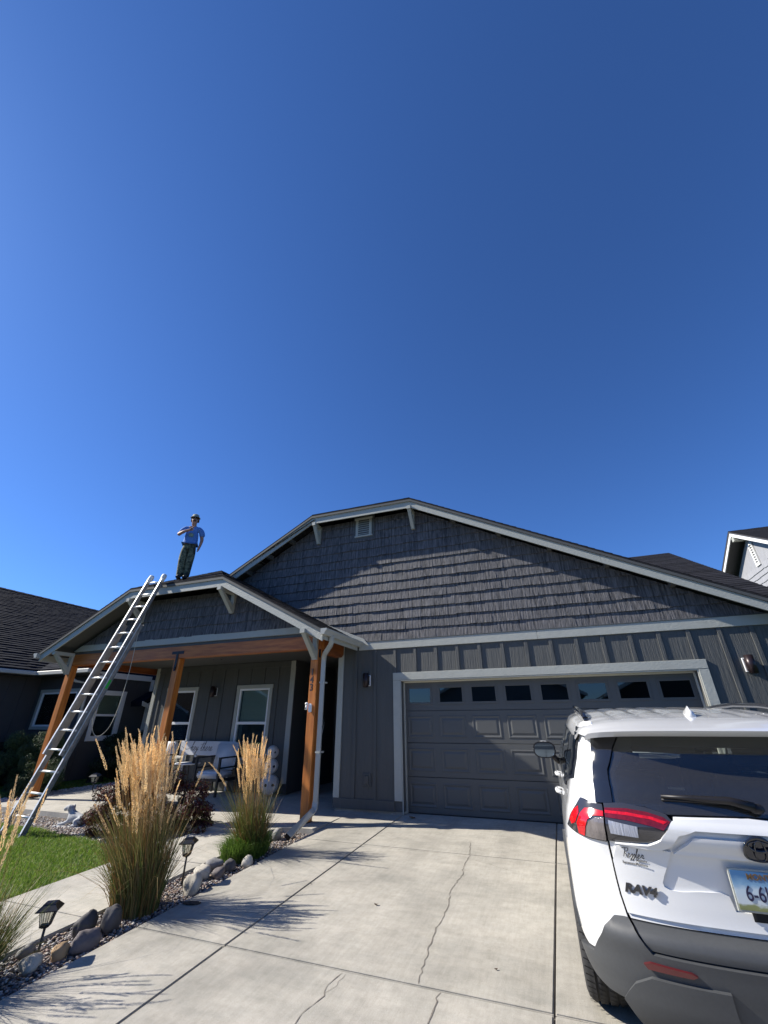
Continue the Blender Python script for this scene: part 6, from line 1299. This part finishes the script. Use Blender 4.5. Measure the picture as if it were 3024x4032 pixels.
# spoiler and roof: surface over (x,y)
def zroof(x, y):
    zc = ip(y, [(0.12,1.548),(0.18,1.560),(0.42,1.602),(0.7,1.628),(1.2,1.650),(1.9,1.652),(2.5,1.625),(2.85,1.575)])
    wr = ip(y, [(0.12,0.70),(0.5,0.735),(1.2,0.76),(2.2,0.74),(2.85,0.68)]); t = min(1.0, abs(x)/wr)
    ze = zc-0.105 if y > 0.5 else zc-0.04-0.065*max(0, (y-0.12)/0.38)
    return ze+(zc-ze)*(1-t**3.6)**(1/2.2), wr
bm = bmesh.new(); ys_ = [0.12,0.125,0.15,0.20,0.27,0.35]+[0.42+0.09*i for i in range(28)]; rows = []
for y in ys_:
    r_ = []
    for i in range(-30, 31):
        t = i/30; t = math.copysign(abs(t)**0.8, t); wr = zroof(0, y)[1]; x = t*wr; z = zroof(x, y)[0]
        ribs = 0.0
        if 0.50 < y < 2.7:
            for xr in (0.12, 0.30, 0.46):
                d = abs(abs(x)-xr); ribs -= 0.007*max(0, 1-(d/0.035)**2)*min(1, (y-0.50)/0.10)
        yo = -0.02*(1-(abs(t))**2) if y < 0.3 else 0
        if y < 0.45: yo += 0.14*abs(t)**4*(1-max(0,(y-0.12)/0.33))
        r_.append(bm.verts.new((x, y+yo, z+ribs)))
    rows.append(r_)
for a, b in zip(rows, rows[1:]):
    for i in range(60): f = bm.faces.new((a[i], a[i+1], b[i+1], b[i])); f.smooth = True
lip = [bm.verts.new(v.co+Vector((0, 0.03, -0.030))) for v in rows[0]]
for i in range(60): bm.faces.new((rows[0][i+1], rows[0][i], lip[i], lip[i+1]))
lip2 = [bm.verts.new(Vector((v.co.x, 0.42, v.co.z+0.01))) for v in lip]
for i in range(60): bm.faces.new((lip[i+1], lip[i], lip2[i], lip2[i+1]))
me = bpy.data.meshes.new('roof'); bm.normal_update(); bm.to_mesh(me); bm.free(); me.set_sharp_from_angle(angle=R(50)); setm(me, M['paint']); RF = link('roof', me, CAR, world=False)
for sg in (-1, 1):   # cant rail joining roof and body side
    bm = bmesh.new(); pr = []
    for y in [0.45+0.12*i for i in range(21)]:
        z, wr = zroof(0, y)[0], zroof(0, y)[1]; ze = zroof(wr, y)[0]; w2 = ip(1.50, WT); pr.append([bm.verts.new((sg*(wr-0.004), y, ze+0.004)), bm.verts.new((sg*(wr+0.012), y, ze-0.02)), bm.verts.new((sg*0.755, y, 1.475))])
    for a, b in zip(pr, pr[1:]):
        for k in range(2): bm.faces.new((a[k], a[k+1], b[k+1], b[k])).smooth = True
    fin('cant_rail', bm, M['paint'], RF, world=False)
    bm = bmesh.new(); P = []
    for i, y in enumerate([0.62,0.66,0.74,0.9,1.3,1.8,2.2,2.5,2.62,2.66]):
        x = sg*(zroof(0, y)[1]-0.085); h = [0.0,0.022,0.038,0.048,0.052,0.052,0.048,0.036,0.02,0.0][i]; P.append((x, y, zroof(x, y)[0]+h))
    tube(bm, P, [0.010,0.016,0.019,0.019,0.019,0.019,0.019,0.018,0.014,0.008], 8); 
    bm2 = bm
    for (a, b) in ((0.63, 0.80), (2.45, 2.64)): box(bm, sg*(zroof(0,1)[1]-0.10)-0.012, sg*(zroof(0,1)[1]-0.10)+0.020, a, b, 1.60, zroof(0.66, a+.05)[0]+0.025)
    fin('roof_rail', bm, M['gloss'], RF, world=False)
bm = bmesh.new(); prof = [(0.50,0.0,0.034),(0.53,0.045,0.030),(0.555,0.064,0.016),(0.58,0.062,0.014),(0.64,0.035,0.016),(0.70,0.008,0.010)]
rr_ = []
for y, h, w in prof:
    z = zroof(0, y)[0]-0.003; rr_.append([bm.verts.new((-w*1.1, y, z)), bm.verts.new((-w*0.6, y, z+h*0.7)), bm.verts.new((0, y, z+h)), bm.verts.new((w*0.6, y, z+h*0.7)), bm.verts.new((w*1.1, y, z))])
for a, b in zip(rr_, rr_[1:]):
    for k in range(4): bm.faces.new((a[k], a[k+1], b[k+1], b[k])).smooth = True
bm.faces.new(rr_[0]); fin('shark_fin', bm, M['paint'], RF, world=False)
bxpart('brake_light', M['reddk'], CAR, -0.16, 0.16, 0.205, 0.225, 1.522, 1.540, world=False)
# windscreen, bonnet, nose, floor, cabin
def sheet(name, rows, m, parent, th=0.006):
    bm = bmesh.new(); v = [[bm.verts.new(p) for p in r] for r in rows]
    for a, b in zip(v, v[1:]):
        for i in range(len(a)-1): bm.faces.new((a[i], a[i+1], b[i+1], b[i])).smooth = True
    return fin(name, bm, m, parent, world=False)
def rowx(y, z, w, drop, n=10, bow=0.0): return [(w*(i/n*2-1), y-bow*(i/n*2-1)**2, z-drop*abs(i/n*2-1)**2.5) for i in range(n+1)]
sheet('windscreen', [rowx(2.85,1.565,0.655,0.10,10,0.12), rowx(3.1,1.40,0.70,0.08,10,0.15), rowx(3.5,1.13,0.76,0.05,10,0.2)], M['cglass2'], CAR)
sheet('bonnet', [rowx(3.5,1.11,0.80,0.05,10,0.22), rowx(3.9,1.08,0.84,0.09,10,0.15), rowx(4.3,1.02,0.80,0.12,10,0.2), rowx(4.5,0.93,0.70,0.08,10,0.2), rowx(4.56,0.85,0.66,0.03,10,0.2)], M['paint'], CAR)
patch('front_bumper', [(-float(_s[-1])+0.0,0.25),(-s_of_y(4.35),0.25),(-s_of_y(4.35),0.60),(-float(_s[-1])+0.0,0.62)], M['clad'], gs=0.08); patch('front_bumper', mir([(-float(_s[-1])+0.0,0.25),(-s_of_y(4.35),0.25),(-s_of_y(4.35),0.60),(-float(_s[-1])+0.0,0.62)]), M['clad'], gs=0.08)
bxpart('floor', M['cabin'], CAR, -0.72, 0.72, 0.25, 4.3, 0.30, 0.36, world=False)
CB = bxpart('cabin', M['cabin'], CAR, -0.74, 0.74, 0.24, 3.3, 0.72, 0.78, world=False)
bxpart('headliner', M['headliner'], CAR, -0.60, 0.60, 0.5, 2.8, 1.565, 1.575, world=False)
for x in (-0.42, 0.42):
    bm = bmesh.new(); box(bm, x-0.27, x+0.27, 1.05, 1.20, 0.75, 1.22); box(bm, x-0.13, x+0.13, 1.06, 1.15, 1.24, 1.38); bevel(bm, 0.04, 2); fin('rear_seat', bm, M['cabin'], CB, world=False, smooth=True)
    bm = bmesh.new(); box(bm, x-0.25, x+0.25, 2.05, 2.20, 0.75, 1.25); box(bm, x-0.13, x+0.13, 2.06, 2.15, 1.27, 1.42); bevel(bm, 0.04, 2); fin('front_seat', bm, M['cabin'], CB, world=False, smooth=True)
for x in (-0.70, 0.70):
    bm = bmesh.new(); obox(bm, (x, 2.05, 0.78), (x*0.95, 2.1, 1.5), 0.06, 0.10); obox(bm, (x, 3.25, 1.05), (x*0.9, 2.75, 1.52), 0.06, 0.08); fin('inner_pillar', bm, M['headliner'], CB, world=False)
bxpart('dashboard', M['cabin'], CB, -0.7, 0.7, 3.0, 3.4, 0.85, 1.08, world=False); bxpart('parcel_shelf', M['cabin'], CB, -0.62, 0.62, 0.35, 1.0, 1.02, 1.05, world=False)
# rear wiper
bm = bmesh.new(); P = [SF(0.05, 1.175, 0.050), SF(-0.06, 1.196, 0.045), SF(-0.25, 1.205, 0.028), SF(-0.40, 1.208, 0.022)]; tube(bm, P, [0.022,0.019,0.013,0.008], 8); ell(bm, SF(0.06, 1.172, 0.04), (0.035,0.022,0.024)); tube(bm, [SF(0.0,1.192,.012), SF(-0.40,1.196,.012)], 0.006, 6); fin('wiper', bm, M['black'], CAR, world=False)
# badges, sticker, number plate
def badge(text, name, size, s, z, m, parent, ext=0.004, sx=1.0, shear=0.0, off=0.004, bold=0.0, font=None):
    cu = bpy.data.curves.new(name, 'FONT'); cu.body = text; cu.size = size; cu.extrude = ext; cu.shear = shear; cu.offset = bold; cu.align_y = 'BOTTOM'; cu.materials.append(m)
    o = link(name, cu, parent, world=False); p = SF(s, z, off); q = SF(s+0.05, z, off); u = SF(s, z+0.03, off); ex = (q-p).normalized(); ez = (u-p); ez = (ez-ex*ez.dot(ex)).normalized(); ey = ex.cross(ez)
    o = tomesh(o); o.matrix_basis = Matrix(((ex.x, ez.x, ey.x, p.x), (ex.y, ez.y, ey.y, p.y), (ex.z, ez.z, ey.z, p.z), (0,0,0,1))) @ Matrix.Diagonal((sx, 1, 1, 1)); return o
badge('RAV4', 'model_badge', 0.052, -0.655, 0.752, M['gloss'], GT, 0.004, 1.25, 0.25, 0.014, 0.0026)
for tx, sz, s, z in (('Motors', 0.017, -0.570, 0.903), ('Bozeman-Montana', 0.0165, -0.640, 0.885)): badge(tx, 'dealer_sticker', sz, s, z, M['ink_c'] if 'ink_c' in M else M.setdefault('ink_c', mat('sticker_ink', (0.06,0.06,0.06), 0.6)), GT, 0.0003, 1.0, 0, 0.014, 0.0003)
p = SF(-0.632, 0.922, 0.0135); q = SF(-0.55, 0.922, 0.0135); u = SF(-0.632, 0.96, 0.0135); ex = (q-p).normalized(); ez = (u-p).normalized(); script('Ressler', 'dealer_sticker', M['ink_c'], GT, p, ex, ez, 0.046, 0.0015, (0,0,0), 0.2)
# oval emblem: outer ring and two crossed inner ovals
def ring(bm, a, b, w, c, n=36, d=0.006):
    vs = []
    for k in range(n):
        t = 2*pi*k/n; vs.append([c(( a+o_)*cos(t), (b+o_)*sin(t), h) for o_, h in ((w/2, 0), (w/4, d), (-w/4, d), (-w/2, 0))])
    vv = [[bm.verts.new(p) for p in r] for r in vs]
    for i in range(n):
        for k in range(3): bm.faces.new((vv[i][k], vv[i][k+1], vv[(i+1)%n][k+1], vv[(i+1)%n][k])).smooth = True
ec = (0.0, 1.022)
def emb(dx, dz): return lambda a, b, h: SF(ec[0]+dx+a, ec[1]+dz+b, 0.036+h)
bm = bmesh.new(); ring(bm, 0.070, 0.047, 0.012, emb(0,0)); ring(bm, 0.024, 0.040, 0.008, emb(0,0)); ring(bm, 0.048, 0.016, 0.008, emb(0,0.020)); fin('emblem', bm, M['gloss'], GT, world=False)
bm = bmesh.new(); vs = [bm.verts.new(emb(0,0)(0.068*cos(t), 0.045*sin(t), 0.0)) for t in np.linspace(0, 2*pi, 37)[:-1]]; bm.faces.new(vs); fin('emblem_backing', bm, mat('emblem_blue', (0.010,0.014,0.03), 0.1, coat=0.8), GT, world=False)
def plate_mat():
    m = bpy.data.materials.new('number_plate'); m.use_nodes = True; n = m.node_tree.nodes; l = m.node_tree.links; b = n['Principled BSDF']; b.inputs['Roughness'].default_value = 0.35
    tc = n.new('ShaderNodeTexCoord'); sp = n.new('ShaderNodeSeparateXYZ'); l.new(tc.outputs['Generated'], sp.inputs[0]); nz = n.new('ShaderNodeTexNoise'); nz.inputs['Scale'].default_value = 6; l.new(tc.outputs['Generated'], nz.inputs[0])
    ad = n.new('ShaderNodeMath'); ad.operation = 'MULTIPLY_ADD'; ad.inputs[1].default_value = 0.25; l.new(nz.outputs[0], ad.inputs[0]); l.new(sp.outputs[2], ad.inputs[2])
    r = n.new('ShaderNodeValToRGB'); e = r.color_ramp.elements; e[0].position = 0; e[0].color = (0.16,0.17,0.06,1); e[1].position = 1; e[1].color = (0.05,0.16,0.34,1)
    for p, c in ((0.24,(0.22,0.24,0.10,1)),(0.30,(0.55,0.60,0.62,1)),(0.62,(0.50,0.60,0.66,1)),(0.78,(0.20,0.36,0.52,1))): x = e.new(p); x.color = c
    l.new(ad.outputs[0], r.inputs[0]); l.new(r.outputs[0], b.inputs[0]); return m
PLT = bxpart('plate_frame', M['trim'], GT, -0.162, 0.162, 0.050, 0.058, 0.755, 0.930, world=False, bev=0.003)
bxpart('number_plate', plate_mat(), PLT, -0.152, 0.152, 0.047, 0.0495, 0.765, 0.920, world=False)
def ptext(tx, nm, sz, x, z, m, sx=1.0, bold=0.0):
    cu = bpy.data.curves.new(nm, 'FONT'); cu.body = tx; cu.size = sz; cu.extrude = 0.0008; cu.offset = bold; cu.align_x = 'CENTER' if nm == 'plate_state' else 'LEFT'; cu.materials.append(m); o = tomesh(link(nm, cu, PLT, world=False)); o.location = (x, 0.0455, z); o.rotation_euler = (R(90), 0, 0); o.scale = (sx, 1, 1)
ptext('6-6L', 'plate_number', 0.088, -0.110, 0.803, mat('plate_ink', (0.015,0.012,0.05), 0.5), 0.72, 0.0004); ptext('MONTANA', 'plate_state', 0.034, 0.0, 0.888, mat('plate_brown', (0.14,0.08,0.03), 0.5), 1.0, 0.0008)
bm = bmesh.new(); box(bm, -0.10, 0.10, 0.070, 0.082, 0.715, 0.752); fin('latch_recess', bm, M['seam'], GT, world=False)
# mirrors and door handles
for sg in (-1, 1):
    bm = bmesh.new(); ell(bm, (sg*1.035, 2.98, 1.195), (0.125, 0.095, 0.090), 18, 12); 
    for v in bm.verts:
        if v.co.y < 2.955: v.co.y = 2.955
        v.co.x = sg*1.035+(v.co.x-sg*1.035)*(1.06 if abs(v.co.z-1.195) < 0.07 else 1)
    MR = fin('mirror', bm, M['paint'], CAR, world=False, smooth=True, ang=40)
    bm = bmesh.new(); n = 28; vs = []
    for k in range(n): t = 2*pi*k/n; c_, s__ = cos(t), sin(t); vs.append((sg*1.035+0.128*math.copysign(abs(c_)**0.7, c_), 1.193+0.088*math.copysign(abs(s__)**0.75, s__)))
    prism_xz(bm, vs, 2.930, 2.956); fin('mirror_bezel', bm, M['black'], MR, world=False)
    bm = bmesh.new(); prism_xz(bm, [(sg*1.035+(a-sg*1.035)*0.88, 1.193+(b-1.193)*0.86) for a, b in vs], 2.924, 2.931); fin('mirror_glass', bm, M['chrome'], MR, world=False)
    bm = bmesh.new(); tube(bm, [(sg*0.87, 3.02, 1.06), (sg*0.92, 3.0, 1.09), (sg*0.955, 2.985, 1.14)], [0.035,0.030,0.030], 8); fin('mirror_arm', bm, M['black'], MR, world=False)
    for y in (1.45, 2.45):
        bm = bmesh.new(); P = [SF(sg*s_of_y(y+d), 1.0-0.01*d, o_) for d, o_ in ((0,0.004),(0.02,0.034),(0.10,0.042),(0.17,0.036),(0.19,0.004))]; tube(bm, P, [0.014,0.017,0.017,0.017,0.014], 8); fin('door_handle', bm, M['paint'], CAR, world=False, smooth=True)
# wheels
def wheel(x, y, label=None):
    sg = math.copysign(1, x); W_ = empty('wheel', (x, y, 0.352)); W_.parent = CAR
    Rr, w = 0.352, 0.225; prof = [(0.235,-w/2+.012),(0.262,-w/2-.002),(0.300,-w/2-.006),(0.330,-w/2+.006),(0.346,-w/2+.028),(0.351,-w/2+.05)]
    for gx in (-0.055, 0.0, 0.055): prof += [(0.352, gx-.0065), (0.343, gx-.0055), (0.343, gx+.0055), (0.352, gx+.0065)]
    prof += [(0.351,w/2-.05),(0.346,w/2-.028),(0.330,w/2-.006),(0.300,w/2+.006),(0.262,w/2+.002),(0.235,w/2-.012)]
    bm = bmesh.new(); lathe(bm, prof, 64, (0,0,0), axis='X'); 
    for k in range(56):      # shoulder and centre sipes
        a = 2*pi*k/56
        for x0, x1, sk in ((-0.108,-0.065,0.03),(0.065,0.108,-0.03),(-0.046,-0.010,0.05),(0.010,0.046,0.05)):
            q = [(x0, a), (x1, a+sk), (x1, a+sk+0.020), (x0, a+0.020)]; rr2 = 0.3535; bm.faces.new([bm.verts.new((p_, (rr2 if abs(p_) < 0.1 else 0.3475)*cos(t), (rr2 if abs(p_) < 0.1 else 0.3475)*sin(t))) for p_, t in q]).material_index = 1
    fin('tyre', bm, [M['tyre'], M['seam']], W_, world=False)
    bm = bmesh.new(); lathe(bm, [(0.232,sg*0.10),(0.215,sg*0.085),(0.21,sg*-0.09),(0.0,sg*-0.02)], 32, axis='X')
    for k in range(5): a = 2*pi*k/5; obox(bm, (sg*0.085, 0.05*cos(a), 0.05*sin(a)), (sg*0.09, 0.222*cos(a), 0.222*sin(a)), 0.03, 0.06, (1,0,0))
    lathe(bm, [(0.0,sg*0.10),(0.05,sg*0.095),(0.055,sg*0.05)], 16, axis='X'); fin('rim', bm, M['rim'], W_, world=False); return W_
for x in (-0.805, 0.805):
    wheel(x*1.03, 0.86); wheel(x, 0.86+2.69)
for x in (-0.6, 0.6): bxpart('wheel_well', M['seam'], CAR, x-0.02, x-0.00, 0.5, 1.5, 0.25, 0.75, world=False)
bm = bmesh.new(); tube(bm, [(0.45,0.5,0.24),(0.45,0.12,0.235)], 0.035, 12); tube(bm, [(-0.45,0.5,0.24),(-0.45,0.12,0.235)], 0.035, 12); fin('exhaust', bm, M['rim'], CAR, world=False, smooth=True)
bxpart('underbody', M['seam'], CAR, -0.66, 0.66, 0.12, 4.2, 0.22, 0.30, world=False)
